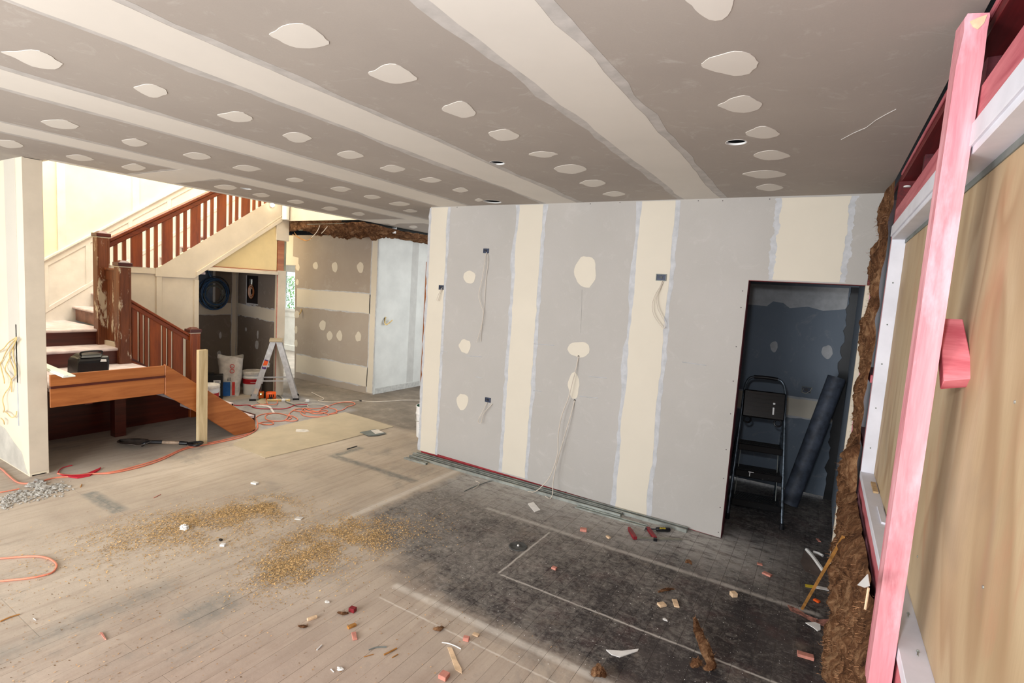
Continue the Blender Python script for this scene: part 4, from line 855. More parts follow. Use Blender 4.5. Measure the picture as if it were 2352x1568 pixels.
# yellowed cables hanging out of the left partition
yl = 1.578
for i, (pts, lb) in enumerate([([(38,774),(20,786),(6,802),(-14,812)], 'uppermost yellowed cable running left out of the left partition'),
    ([(38,776),(24,792),(12,812),(4,830),(-6,838)], 'second yellowed cable curling left below the uppermost'),
    ([(38,778),(28,800),(22,812),(24,828),(32,848),(34,862),(26,872),(22,888),(12,902),(6,918),(10,938),(8,946)], 'longest yellowed cable snaking down the left partition'),
    ([(36,780),(30,805),(32,824),(36,846),(36,862)], 'short straight yellowed cable beside the long snaking one'),
    ([(24,818),(14,838),(12,850),(20,862),(26,874),(27,900)], 'inner yellowed cable bending back to the right'),
    ([(0,832),(4,850),(9,870),(10,880)], 'thin yellowed cable end at the left picture edge'),
    ([(8,944),(16,948),(26,958),(36,954),(38,944)], 'lowest yellowed cable curl near the partition foot'),
    ([(2,960),(8,966),(10,974)], 'frayed cable end at the very bottom of the left partition cables')]):
    wire([W(u, v, 'y', yl - .02 - .012*math.sin(j*1.3+i)) for j, (u, v) in enumerate(pts)], .0042, M['wire_y'], 'cable', lb, 'cable')
build('cable_slot', MB().box(W(38,780,'y',1.58).x-.012, W(38,780,'y',1.58).x+.01, 1.5785, 1.58, W(38,975,'y',1.58).z, W(38,745,'y',1.58).z), M['skim'], wl)
# ------------------------------------------------------------------ steel wall tracks along the partition
def track(x0, x1, y0, y1, w, h, lab, z=0.0):
    a = Vector((x0, y0, z)); b = Vector((x1, y1, z)); d = (b-a).normalized(); s = Vector((-d.y, d.x, 0)); L = (b-a).length; t_ = .0012
    mb = MB(); c = (a+b)/2
    mb.obox(c + Vector((0,0,t_/2)), d*L/2, s*w/2, Vector((0,0,t_/2)))
    for k_ in (-1, 1): mb.obox(c + s*k_*(w/2-t_/2) + Vector((0,0,h/2)), d*L/2, s*t_/2, Vector((0,0,h/2)))
    for k_ in (-1, 1): mb.obox(c + s*k_*(w/2-.006) + Vector((0,0,h)), d*L/2, s*.006, Vector((0,0,t_/2)))
    return tag(build('steel_track', mb, M['steel']), lab, 'steel track')
track(-3.52, -.74, 4.105, 4.10, .055, .026, 'long galvanised steel track against the foot of the grey wall')
track(-3.50, -1.25, 4.02, 4.035, .05, .024, 'second galvanised steel track lying parallel, nearer the room')
track(-3.50, -3.22, 3.935, 3.94, .035, .018, 'short steel track offcut at the left end of the long ones')
track(-1.62, -1.02, 3.965, 3.975, .05, .008, 'flat grey metal strip on the floor below the second cream band')
# ------------------------------------------------------------------ aluminium stepladder
A = Vector((-6.717, 4.352, 0)); B = Vector((-6.385, 4.805, 0)); dd = (B-A).normalized(); bk = Vector((-dd.y, dd.x, 0)); hT = .835
al = thing('stepladder', (A+B)/2, 'small aluminium A-frame stepladder standing on the tangle of orange cords', 'ladder')
top = (A+B)/2 + Vector((0,0,hT))
def rail(foot, sgn, back, nm):
    b0 = foot + bk*(0.0 if not back else .30); t0 = top + dd*sgn*.035 + bk*(.03 if not back else .26)
    ax = (t0-b0).normalized(); wv = dd - ax*ax.dot(dd); wv.normalize()
    mb = MB().obox((b0+t0)/2, wv*.034, ax*(t0-b0).length/2, bk*.0015)
    for k_ in (-1, 1): mb.obox((b0+t0)/2 + wv*.034*k_ + bk*.012, wv*.0015, ax*(t0-b0).length/2, bk*.012)
    o = build(nm, mb, M['alu'], al)
    build('rubber_foot', MB().obox(b0 + Vector((0,0,.012)), dd*.042, bk*.018, Vector((0,0,.012))), M['black'], o)
    return b0, t0, ax, wv
fa, ft, fax, fwv = rail(A, -1, False, 'front_rail'); rail(A, -1, True, 'front_rail'); ra, rt, rax, rwv = rail(B, 1, False, 'rear_rail'); rail(B, 1, True, 'rear_rail')
for q in (.30, .58):
    c = A + (top - A)*q; build('ladder_step', MB().obox(c + bk*.15 + dd*.0, dd*.04, bk*.14, Vector((0,0,.012))), M['alu'], al)
build('rear_brace', MB().bar(B*.75 + top*.25 + bk*.03, B*.75+top*.25 + bk*.28, .03, .01), M['alu'], al)
build('top_cap', MB().obox(top + Vector((0,0,.008)) + bk*.15, dd*.085, bk*.15, Vector((0,0,.014))), M['mdf'], al, bevel=.004)
for q, qq in ((.385, 0), (.335, 1)):
    o_ = Vector((0,0,0)) if not qq else bk*-.004
    build('spreader', MB().bar(A + (top-A)*q - bk*.004 + bk*.06*(1-qq), B + (top-B)*q - bk*.004 + bk*.06*(1-qq), .006, .018), M['alu'], al)
sm = (fa + (ft-fa)*.62) - bk*.003
stk = build('sticker', MB().obox(sm, fwv*.026, fax*.055, bk*.0008), M['orange'], al); build('sticker_band', MB().obox(sm - fax*.055 - bk*.001, fwv*.026, fax*.018, bk*.0008), M['purple'], stk)
build('sticker_band', MB().obox(sm + fax*.052 - bk*.001, fwv*.026, fax*.006, bk*.0008), M['purple'], stk)
build('sticker', MB().obox((fa + (ft-fa)*.16) - bk*.003, fwv*.022, fax*.04, bk*.0008), plain('faded_sticker', (206, 192, 180), .1), al)
# ------------------------------------------------------------------ pails
def pail(x, y, r, h, lab, body, lid=None, label_band=None, z=0, grp=None):
    t = thing('bucket', (x, y, z), lab, 'bucket', grp)
    build('pail_body', MB().lathe([(.001, z+.002), (r*.88, z+.002), (r*.9, z+.01), (r*.98, z+h*.72), (r*1.0, z+h*.72), (r*1.03, z+h*.74), (r*1.03, z+h*.78), (r*1.0, z+h*.79), (r*1.0, z+h-.012), (r*1.05, z+h-.01), (r*1.05, z+h), (r*.97, z+h), (r*.95, z+h-.03), (r*.9, z+.05), (.001, z+.04)], (x, y, 0), 40), body, t, smooth=True)
    if lid: build('pail_lid', MB().lathe([(r*1.07, z+h-.035), (r*1.08, z+h-.002), (r*1.02, z+h+.008), (r*.96, z+h-.002), (.001, z+h-.004)], (x, y, 0), 40), lid, t, smooth=True)
    if label_band:
        z0, z1, mt = label_band; build('printed_label', MB().lathe([(r*(.901+.111*z0)+.0015, z+h*z0), (r*(.901+.111*z1)+.0015, z+h*z1)], (x, y, 0), 40), mt, t, smooth=True)
    return t
b1 = pail(-7.14, 4.62, .135, .335, 'white lidded pail with red label half hidden behind the stepladder', M['white'], M['bag'], (.48, .70, M['redlabel']))
b2 = pail(-6.65, 3.70, .125, .315, 'white and red lidded pail just behind the upright pine post', M['white'], M['bag'], (.30, .70, M['redlabel']))
b3 = pail(-3.855, 4.69, .135, .37, 'white bucket smeared with green, behind the left end of the grey wall', M['white'], None, None)
build('green_residue', MB().lathe([(.1285, .365), (.1285, .325), (.125, .322), (.122, .335), (.120, .35), (.125, .37)], (-3.855, 4.69, 0), 40), M['green'], b3, smooth=True)
c0 = Vector((-3.855, 4.69, 0)); tv = Vector((-CP.x, -CP.y, 0))
ang0 = math.atan2(-4.69, 3.855)
def arc(r, a0, a1, z0, z1, n=8): 
    P = [(c0.x+r*math.cos(a0+(a1-a0)*i/n), c0.y+r*math.sin(a0+(a1-a0)*i/n)) for i in range(n+1)]
    return MB().add([(x, y, z0) for x, y in P]+[(x, y, z1) for x, y in P], [(i, i+1, n+2+i, n+1+i) for i in range(n)])
for (a0, a1, z0, z1, mt) in ((-.75,-.55,.20,.208,'green'),(-.5,-.1,.21,.216,'green'),(-.8,-.55,.175,.183,'redprint'),(-.5,-.15,.185,.19,'black'),(-.75,-.5,.13,.135,'green'),(-.75,-.5,.11,.115,'green'),(-.5,-.25,.075,.125,'green'),(-.5,.0,.15,.155,'green')):
    build('printed_line', arc(.1335, ang0+a0, ang0+a1, z0, z1), M[mt], b3)
build('handle', MB().tube(spl([(c0.x-.13, c0.y-.03, .29), (c0.x-.13, c0.y-.07, .24), (c0.x-.03, c0.y-.15, .20), (c0.x+.08, c0.y-.12, .26), (c0.x+.13, c0.y-.01, .30)], 6), .0025, 6), M['steel'], b3, smooth=True)
for t_, cc_, r_ in ((b1, (-7.14, 4.62), .1385), (b2, (-6.65, 3.70), .1285)):
    c0 = Vector((*cc_, 0)); a_ = math.atan2(-c0.y, -c0.x)
    for k_ in range(3): build('printed_line', arc(r_*.99, a_-.2+.1*k_, a_+.6, .185-.03*k_, .19-.03*k_), M['white'], t_)
    build('printed_mark', arc(r_*.98, a_+.45, a_+.9, .05, .13), M['redlabel'], t_)
# ------------------------------------------------------------------ paper sack, carton
bx, by = -7.20, 4.32
sk = thing('paper_sack', (bx, by, 0), 'open white paper sack with red and blue print in the stair cupboard', 'sack')
mb = MB(); ns = 30; rings = []; vs = []
for j in range(12):
    z = .57*j/11; f = j/11
    for i in range(ns):
        a_ = 2*math.pi*i/ns; e = 1/((abs(math.cos(a_))**3 + abs(math.sin(a_))**3)**(1/3))
        w_ = (.115 + .05*f); d_ = (.07 + .045*f); q = 1 + .07*mn.noise(Vector((math.cos(a_)*2, math.sin(a_)*2, z*9)))
        vs.append((bx + .55*w_*e*math.cos(a_)*q*1 - .835*0, by, z + (.02*math.sin(a_*3) if j == 11 else 0)))
        ca, sa = w_*e*math.cos(a_)*q, d_*e*math.sin(a_)*q
        # width runs across the view direction (0.55, 0.835)
        vs[-1] = (bx + ca*.56 - sa*.83, by + ca*.83 + sa*.56, vs[-1][2])
mb.add(vs, [(j*ns+i, j*ns+(i+1) % ns, (j+1)*ns+(i+1) % ns, (j+1)*ns+i) for j in range(11) for i in range(ns)] + [tuple(range(ns))[::-1]])
build('sack_body', mb, M['bag'], sk, smooth=True)
ex = Vector((.56, .83, 0)); ez = Vector((0, 0, 1)); en = Vector((.83, -.56, 0))
def on_sack(a_, z, d=.135): return Vector((bx, by, z)) + ex*a_ + en*d
build('blue_panel', MB().obox(on_sack(-.045, .115, .094), ex*.05, ez*.10, en*.002), M['bluelabel'], sk); build('red_panel', MB().obox(on_sack(.045, .12, .094), ex*.018, ez*.095, en*.002), M['redprint'], sk)
text('lettering', 'OO', .085, M['redprint'], frame(on_sack(.03, .41, .121), ez, -ex), sk, .002)
text('lettering', 'ill', .075, M['black'], frame(on_sack(-.01, .255, .108), ex, ez), sk, .002)
build('red_panel', MB().obox(on_sack(-.115, .27, .09), ex*.02, ez*.035, en*.003), M['redprint'], sk)
kx, ky = -7.17, 4.02
kt = thing('carton', (kx, ky, 0), 'black carton with white stickers behind the front pail under the stairs', 'box')
build('carton_body', MB().obox((kx, ky, .17), ex*.15, en*.09, ez*.17), M['blackbox'], kt, bevel=.003); build('carton_flap', MB().obox((kx-.02, ky-.03, .35), ex*.08, en*.05, ez*.015), M['blackbox'], kt)
for a_, z, w_, h_ in ((.085, .255, .042, .022), (.09, .115, .035, .055)): build('sticker', MB().obox(Vector((kx, ky, z)) + ex*a_ + en*.091, ex*w_, ez*h_, en*.001), M['paper'], kt)
for z, w_ in ((.255, .03), (.09, .026), (.125, .026)): build('printed_line', MB().obox(Vector((kx, ky, z)) + ex*.088 + en*.0925, ex*w_, ez*.005, en*.0006), M['black'], kt)
# ------------------------------------------------------------------ orange charger and tool by the ladder
pc = G(600, 915, .0)
ot = thing('battery_charger', pc, 'orange and black charger with a green light beside the ladder', 'tool')
build('charger_body', MB().obox(pc + ez*.055, ex*.035, en*.03, ez*.05), M['orange'], ot, bevel=.006); build('charger_base', MB().obox(pc + ez*.045 + ex*.09, ex*.055, en*.035, ez*.045), M['black'], ot, bevel=.006)
build('charger_light', MB().lump(W(599, 905, 'y', pc.y-.04), .008, 10, 0), M['led'], ot, smooth=True)
pc = G(623, 918, .0)
ot = thing('power_tool', pc, 'orange and black power tool on the floor under the ladder', 'tool')
mb = MB().lathe([(.001, .06), (.05, .06), (.06, .04), (.062, 0), (.062, -.05), (.05, -.07), (.001, -.07)], (0,0,0), 20)
mb.v = [tuple(pc + ex*z + Vector((0,0,.062)) + en*x + ez*y_) for x, y_, z in mb.v]; build('tool_body', mb, M['orange'], ot, smooth=True)
build('tool_grip', MB().bar(pc + ez*.05 + en*.05, pc + ez*.02 - ex*.02 + en*.075, .05, .035), M['black'], ot, bevel=.006)
for k_ in (-1, 0, 1): build('tool_vent', MB().obox(pc + ez*.07 + ex*.025*k_ + en*.060, ex*.006, en*.004, ez*.02), M['black'], ot)
build('board_scrap', MB().prism([G(u, v, .01) for u, v in ((590,922),(603,912),(612,914),(616,925),(600,928))], (0,0,-.009)), M['mdf'], None)
tag(bpy.data.objects['board_scrap'], 'tan scrap board under the orange power tool', 'scrap')
pb = G(640, 921, .0); t = thing('power_strip', pb, 'yellowed white power board on the floor under the ladder', 'power strip')
build('strip_body', MB().obox(pb + ez*.014, Vector((.17, .19, 0)).normalized()*.15, Vector((-.19, .17, 0)).normalized()*.025, ez*.014), M['wire_y'], t, bevel=.004)
for k_ in range(4): build('socket', MB().obox(pb + ez*.0285 + Vector((.17,.19,0)).normalized()*(.07*k_-.105), Vector((.17,.19,0)).normalized()*.022, Vector((-.19,.17,0)).normalized()*.018, ez*.001), M['white'], t)
for i, (u, v) in enumerate(((651, 919), (706, 920))):
    p = G(u, v, .02); o = build('plug', MB().obox(p, ex*.025, en*.02, ez*.018), M['white'], bevel=.005); tag(o, ['white plug at the end of the power board', 'white plug to the right of the ladder feet'][i], 'plug')
# ------------------------------------------------------------------ cords on the floor
Z = lambda pts, z=.006: gp([(540 + a_/5.345, 900 + b_/5.345) for a_, b_ in pts], z)
wire(gp([(-30,1068),(0,1075),(18,1090),(38,1106),(60,1110),(90,1106),(125,1097),(170,1093),(215,1088),(260,1083),(320,1068),(370,1052),(420,1030),(450,1022),(500,1013),(545,1002),(578,993),(592,982)]) + Z([(270,420),(285,385),(360,398),(440,400),(474,385),(440,366),(360,368),(290,382)]), .0062, M['cord_orange'], 'extension_cord', 'long orange cord running along the floor below the staircase', 'cord', n=8)
wire(gp([(132,1087),(160,1091),(210,1088),(262,1085),(325,1071),(372,1055),(428,1030),(500,1016),(560,1002),(590,985),(590,965),(583,958)], .008) , .006, M['cord_orange'], 'extension_cord', 'second orange cord lying doubled beside the long one below the stairs', 'cord', n=8)
wire(Z([(240,322),(300,285),(400,262),(520,260),(620,280),(690,310),(660,338),(560,356),(450,354),(385,335),(370,305),(390,280),(450,262)], .007), .0062, M['cord_orange'], 'extension_cord', 'orange cord loop nearest the stair stringer', 'cord', n=8)
wire(Z([(610,345),(640,318),(665,270),(670,300),(690,290),(740,310),(768,335),(740,352),(680,356),(620,350)], .012), .006, M['cord_orange'], 'extension_cord', 'small twisted orange loop beside the nearest big loop', 'cord', n=8)
wire(Z([(665,265),(700,235),(760,208),(860,200),(960,204),(1060,195),(1120,172),(1130,190),(1060,210),(1030,235),(930,243),(820,238),(720,228),(740,210),(830,205),(870,230),(960,262),(1060,262),(1130,240),(1120,222),(1050,232)], .008), .0062, M['cord_orange'], 'extension_cord', 'tangled middle coil of orange cord on the grey floor', 'cord', n=8)
wire(Z([(800,248),(830,282),(920,302),(1040,305),(1130,293),(1150,278),(1090,255),(1000,240),(900,215),(850,200),(820,230),(860,262)], .01), .0062, M['cord_orange'], 'extension_cord', 'lower orange loop of the middle tangle', 'cord', n=8)
wire(Z([(1140,190),(1160,168),(1240,140),(1330,124),(1430,124),(1472,142),(1450,160),(1380,180),(1345,205),(1300,226),(1245,235),(1250,255),(1200,268),(1150,272),(1250,240),(1230,210),(1160,195)], .007), .0062, M['cord_orange'], 'extension_cord', 'orange cord loop reaching farthest right towards the hallway', 'cord', n=8)
wire(Z([(-60,150),(30,165),(160,160),(230,190),(320,205),(480,207),(600,205),(680,185),(740,160),(890,150)], .006), .006, M['cord_red'], 'extension_cord', 'red cord running behind the orange coils', 'cord', n=8)
wire(Z([(200,175),(300,150),(420,155),(500,150),(520,120),(490,60),(430,30),(390,50),(380,100),(400,150)], .02), .006, M['cord_orange'], 'extension_cord', 'orange cord looping up over the power tool', 'cord', n=8)
wire(Z([(480,10),(540,50),(590,95),(640,130),(700,148),(780,178),(880,172)], .007), .006, M['cord_grey'], 'extension_cord', 'grey cord trailing from behind the ladder', 'cord', n=8)
wire(Z([(520,10),(570,60),(620,105),(700,140),(800,135),(900,115),(1000,108)], .007), .005, M['wire'], 'extension_cord', 'pale cord passing between the ladder feet', 'cord', n=8)
wire(Z([(900,190),(890,160),(940,148),(1040,150),(1120,165),(1160,180)], .012), .005, M['wire'], 'extension_cord', 'short white cord lying over the orange tangle', 'cord', n=8)
wire(Z([(940,5),(1010,40),(1085,78),(1070,98),(1020,105),(1080,120),(1300,122),(1530,108),(1700,120),(1900,112),(2060,100),(2300,100),(2450,100)], .007), .006, M['wire'], 'extension_cord', 'long white cord crossing the hallway floor', 'cord', n=8)
wire(Z([(1520,104),(1552,108)], .009), .011, M['black'], 'cord_joiner', 'small black joiner on the long white cord', 'connector')
wire(gp([(-30,1283),(0,1282),(40,1279),(80,1277),(108,1281),(126,1291),(130,1301),(120,1314),(95,1322),(60,1328),(0,1334),(-30,1336)], .007), .0052, M['cord_orange'], 'extension_cord', 'orange cord loop at the left picture edge on the bare floor', 'cord', n=8)
wire(gp([(-30,1134),(0,1130),(20,1127),(44,1122)], .006), .005, M['cord_orange'], 'extension_cord', 'short orange cord end beside the plaster rubble', 'cord')
o = build('strap', MB().prism(gp([(133,1086),(150,1092),(178,1096),(206,1091),(230,1076),(232,1072),(224,1076),(200,1086),(172,1090),(150,1088)], .012), (0,0,-.010)), M['cord_red']); tag(o, 'thick red strap lying in a loop at the foot of the left partition', 'strap')
wire(gp([(133,1088),(136,1080),(146,1073),(166,1068)], .006), .004, M['cord_red'], 'strap_tail', 'thin red end curling behind the thick red strap', 'strap')
o = build('white_tape', MB().prism(Z([(200,160),(330,155),(400,162),(440,180),(490,255),(462,258),(425,195),(390,178),(300,168),(200,172)], .008), (0,0,-.006)), M['white']); tag(o, 'white ribbon of tape lying over the red cord', 'tape')
# ------------------------------------------------------------------ floor sheet, plastic tray, post, trim board, case, shovel
o = build('hardboard_sheet', MB().prism([G(u, v, .009) for u, v in ((534,1020),(609,1051),(760,1016),(903,979),(846,961),(792,946),(680,969),(590,990))], (0,0,-.008)), M['mdf']); tag(o, 'large tan hardboard sheet lying flat on the floor before the hallway', 'board')
build('white_smear', MB().prism([G(u, v, .0105) for u, v in ((680,985),(706,986),(711,990),(700,992),(679,991))], (0,0,-.001)), M['bag'], o)
t = thing('plastic_lid', G(855, 994, .009), 'flat grey plastic lid at the corner of the hardboard sheet', 'lid')
build('lid_plate', MB().prism([G(u, v, .014) for u, v in ((826,992),(862,985),(888,994),(868,999),(846,1000))], (0,0,-.004)), M['cord_grey'], t, bevel=.002)
build('dried_plaster', MB().prism([G(u, v, .017) for u, v in ((852,988),(868,986),(882,993),(862,996))], (0,0,-.002)), M['bag'], t)
py = W(471, 900, 'x', -5.31).y
o = build('timber_post', MB().box(-5.333, -5.288, py-.075, py+.015, 0, .975), M['pine'], bevel=.002); tag(o, 'upright raw pine post standing against the brown stair stringer', 'post')
t = thing('trim_board', (-5.5, 1.76, .84), 'white primed trim board resting across the landing edge', 'board')
build('board_body', MB().bar((-6.35, 1.765, .893), (-5.17, 1.765, .846), .085, .012), M['trim_white'], t, bevel=.002)
build('board_rib', MB().bar((-6.35, 1.745, .903), (-5.17, 1.745, .856), .03, .008), M['trim_white'], t, bevel=.002)
cs = thing('tool_case', (-5.83, 2.13, ZL), 'black hard plastic case standing on the stair landing', 'case')
x0, x1, y0, y1 = -5.97, -5.74, 2.02, 2.265
build('case_body', MB().prism([(x1, y0, ZL+.001), (x1, y0, ZL+.15), (x1-.03, y0+.02, ZL+.19), (x0+.03, y0+.02, ZL+.19), (x0, y0, ZL+.15), (x0, y0, ZL+.001)], (0, y1-y0, 0)), M['black'], cs, bevel=.012)
build('case_foot', MB().box(x1-.01, x1+.01, y0-.008, y1+.008, ZL+.001, ZL+.035), M['black'], cs, bevel=.004)
build('case_lid', MB().prism([(x1-.015, y0+.03, ZL+.185), (x1-.05, y0+.05, ZL+.215), (x0+.05, y0+.05, ZL+.215), (x0+.02, y0+.03, ZL+.185)], (0, y1-y0-.08, 0)), M['black'], cs, bevel=.006)
build('case_handle', MB().tube(spl([(x1-.06, y0+.05, ZL+.2), (x1-.05, y0+.055, ZL+.238), (x1-.05, y0+.20, ZL+.240), (x1-.06, y0+.205, ZL+.2)], 5), .008, 8), M['black'], cs, smooth=True)
build('paper_label', MB().prism([(x1+.001, y1-.07, ZL+.145), (x1+.001, y1-.02, ZL+.142), (x1-.008, y1-.02, ZL+.165), (x1-.006, y1-.06, ZL+.168)], (-.001,0,0)), M['paper'], cs)
sh = thing('shovel', G(370, 1020), 'shovel with black grip lying on the floor under the stair landing', 'shovel')
P = lambda u, v, z: G(u, v, z)
mb = MB(); tip = P(276, 1015, .01); nk = P(330, 1023, .05); ax_ = (nk-tip).normalized(); sd = ax_.cross(Vector((0,0,1))).normalized(); nn_ = 8; vs = []
for j in range(nn_+1):
    f = j/nn_; w_ = .105*(min(1, f*2.4)**.6) * (1 if f < .85 else .8)
    for i in range(7):
        a_ = i/3 - 1; vs.append(tip + (nk-tip)*f*.95 + sd*w_*a_ + Vector((0,0,.025*a_*a_ + .004)))
mb.add(vs, [(j*7+i, j*7+i+1, (j+1)*7+i+1, (j+1)*7+i) for j in range(nn_) for i in range(6)])
o = build('blade', mb, plain('worn_steel_blade', (112, 104, 98), .2, 14, .5, .5), sh, smooth=True); o.modifiers.new('s', 'SOLIDIFY').thickness = .003
build('socket', MB().tube(spl([P(326,1022,.035), P(333,1018,.055), P(345,1015,.06), P(373,1015,.055)], 5), .0165, 10), M['black'], sh, smooth=True)
build('shaft', MB().tube([P(371,1015,.055), P(414,1017,.045)], .0165, 10), plain('worn_wood_shaft', (150, 130, 110), .2, 20, .6), sh, smooth=True)
g0 = P(412,1017,.045); g1 = P(430,1018,.04); g2 = P(459,1019,.04); sd = (g2-g1).cross(Vector((0,0,1))).normalized()
build('grip', MB().tube([g0, g1], .019, 10).tube(spl([g1, g1+(g2-g1)*.5+sd*.045, g2+sd*.05, g2-sd*.05, g1+(g2-g1)*.5-sd*.045, g1], 6), .0125, 10), M['black'], sh, smooth=True)
# ------------------------------------------------------------------ pantry: black step ladder and pipe
F1 = Vector((-.521, 4.584, 0)); F2 = Vector((-.119, 4.655, 0)); dx_ = (F2-F1).normalized(); bk = Vector((-dx_.y, dx_.x, 0)); mid = (F1+F2)/2; hf = (F2-F1).length/2
sl = thing('step_ladder', mid, 'black folding step ladder with paint spots standing in the dark pantry', 'ladder')
def FP(s_, z, off=0.0):   # point on the leaning front frame
    nrw = 1 - .24*z/1.15; return mid + dx_*hf*s_*nrw + bk*(.30*z + off) + ez*z
arch = [FP(-1, .01)] + [FP(-1, z) for z in (.3, .6, .9, 1.02)] + [FP(-.97, 1.09), FP(-.85, 1.14), FP(-.6, 1.163), FP(0, 1.168), FP(.6, 1.163), FP(.85, 1.14), FP(.97, 1.09)] + [FP(1, z) for z in (1.02, .9, .6, .3)] + [FP(1, .01)]
build('front_frame', MB().tube(spl(arch, 4), .0115, 10), M['blacksteel'], sl, smooth=True)
build('grip_sleeve', MB().tube(spl([FP(-.6, 1.163), FP(0, 1.168), FP(.6, 1.163)], 6), .0155, 10), M['black'], sl, smooth=True)
for s_ in (-1, 1):
    r0 = mid + dx_*hf*s_*1.02 + bk*.62; o = build('rear_leg', MB().tube([r0 + ez*.01, FP(s_*.98, .86, .02)], .010, 8), M['blacksteel'], sl, smooth=True)
    build('rubber_foot', MB().lathe([(.001, 0), (.018, 0), (.017, .04), (.001, .04)], r0, 12), M['black'], o)
    f0 = FP(s_, 0); build('rubber_foot', MB().lathe([(.001, 0), (.018, 0), (.017, .045), (.001, .045)], f0, 12), M['black'], sl)
    build('side_link', MB().bar(FP(s_*.99, .55, .01), FP(s_*.99, .80, .09), .006, .016), M['black'], sl)
    build('step_stay', MB().tube([FP(s_*.8, .14, .10), FP(s_*.8, .56, .05)], .003, 6), M['steel'], sl)
build('rear_crossbar', MB().tube([mid + dx_*hf*-1.0 + bk*.55 + ez*.22, mid + dx_*hf + bk*.55 + ez*.22], .012, 8), M['blacksteel'], sl)
for z, dpt in ((.15, .22), (.38, .19), (.59, .16)):
    mb = MB(); c_ = FP(0, z, .0); w_ = hf*(1-.24*z/1.15) - .012
    mb.obox(c_ + bk*(dpt/2-.02) + ez*.012, dx_*w_, bk*dpt/2, ez*.008); mb.obox(c_ - bk*.016 - ez*.004, dx_*w_, bk*.010, ez*.028)
    o = build('ladder_step', mb, M['blacktread'], sl, bevel=.005)
    mb = MB()
    for k_ in range(7): mb.obox(c_ + bk*(.02 + (dpt-.06)*k_/6) + ez*.0215, dx_*(w_-.02), bk*.004, ez*.0015)
    build('tread_ribs', mb, M['blacktread'], o)
pa_, pb_ = FP(0, .83, -.012), FP(0, 1.055, -.012); ax_ = (pb_-pa_).normalized(); nv = dx_.cross(ax_); w_ = hf*.80
pf = build('top_platform', MB().obox((pa_+pb_)/2, dx_*w_, ax_*(pb_-pa_).length/2, nv*.012), M['blacktread'], sl, bevel=.01)
mb = MB()
for k_ in range(6): mb.obox(pa_ + (pb_-pa_)*(.12+.15*k_) + nv*.013*(1 if nv.y < 0 else -1), dx_*w_*.86, ax_*.003, nv*.003)
build('platform_ribs', mb, M['blacktread'], pf)
for s_ in (-1, 1):
    c_ = pa_ + dx_*w_*.72*s_ - ax_*.02
    build('platform_hook', MB().tube([c_ + dx_*.028*math.cos(t_) + ax_*.028*math.sin(t_) for t_ in [2*math.pi*i/16 for i in range(16)]], .008, 8, closed=True), M['black'], sl, smooth=True)
build('white_drip', MB().obox(FP(.45, .905, -.03), dx_*.006, ax_*.03, nv*.001).obox(FP(.47, .965, -.03), dx_*.008, ax_*.007, nv*.001), M['white'], sl)
build('white_drip', MB().obox(FP(-.35, .385, -.045), dx_*.003, ez*.018, bk*.001).obox(FP(-.3, .402, -.045), dx_*.02, ez*.003, bk*.001), M['white'], sl)
p0, p1 = Vector((-.10, 5.22, .012)), Vector((.145, 5.44, 1.19)); ax_ = (p1-p0).normalized()
t = thing('pipe', p0, 'long dark grey pipe leaning in the right corner of the pantry', 'pipe')
def ring(c, r, n=28):
    u_ = ax_.cross(Vector((1,0,0))).normalized(); v_ = ax_.cross(u_); return [c + u_*r*math.cos(2*math.pi*i/n) + v_*r*math.sin(2*math.pi*i/n) for i in range(n)]
n_ = 28; vs = ring(p0+ez*.02, .072) + ring(p1, .072) + ring(p1, .066) + ring(p0+ez*.02, .066)
build('pipe_wall', MB().add(vs, [((k_*n_)+i, (k_*n_)+(i+1) % n_, ((k_+1) % 4)*n_+(i+1) % n_, ((k_+1) % 4)*n_+i) for k_ in range(4) for i in range(n_)]), M['pipe'], t, smooth=True)
# ------------------------------------------------------------------ bar clamp
cl = thing('bar_clamp', G(1500, 1230), 'red and grey bar clamp with black handle lying on the floor before the wall', 'clamp')
zc = .014
build('clamp_bar', MB().bar(G(1455,1234,zc), G(1566,1238,zc), .022, .007), plain('clamp_bar_steel', (134, 132, 120), .1, 20, .5, .5), cl)
build('fixed_jaw', MB().bar(G(1445,1212,zc), G(1449,1222,zc), .022, .022).bar(G(1447,1216,zc), G(1459,1236,zc), .03, .024), M['clampred'], cl, bevel=.003)
build('sliding_jaw', MB().bar(G(1488,1212,zc), G(1505,1236,zc), .028, .024), M['clampred'], cl, bevel=.003); build('jaw_lock', MB().bar(G(1501,1238,zc), G(1509,1239,zc), .02, .02), M['black'], cl)
build('screw_rod', MB().tube([G(1482,1214,.018), G(1510,1215,.018)], .0055, 8), M['blacksteel'], cl); build('pressure_pad', MB().lump(G(1481,1214,.016), .016, 12, 0, (.5,1,1)), M['steel'], cl, smooth=True)
h0, h1 = G(1507,1215,.022), G(1539,1216,.022); o = build('clamp_handle', MB().tube([h0, h0*.95+h1*.05, h0*.5+h1*.5, h0*.05+h1*.95, h1], [.013, .017, .018, .017, .013], 14), M['black'], cl, smooth=True)
hd_ = (h1-h0).normalized()
text('lettering', 'IRWIN', .017, M['yellowtape'], frame((h0+h1)/2 + Vector((0, -.014, .0135)), hd_, Vector((0, .7, .7))), o)
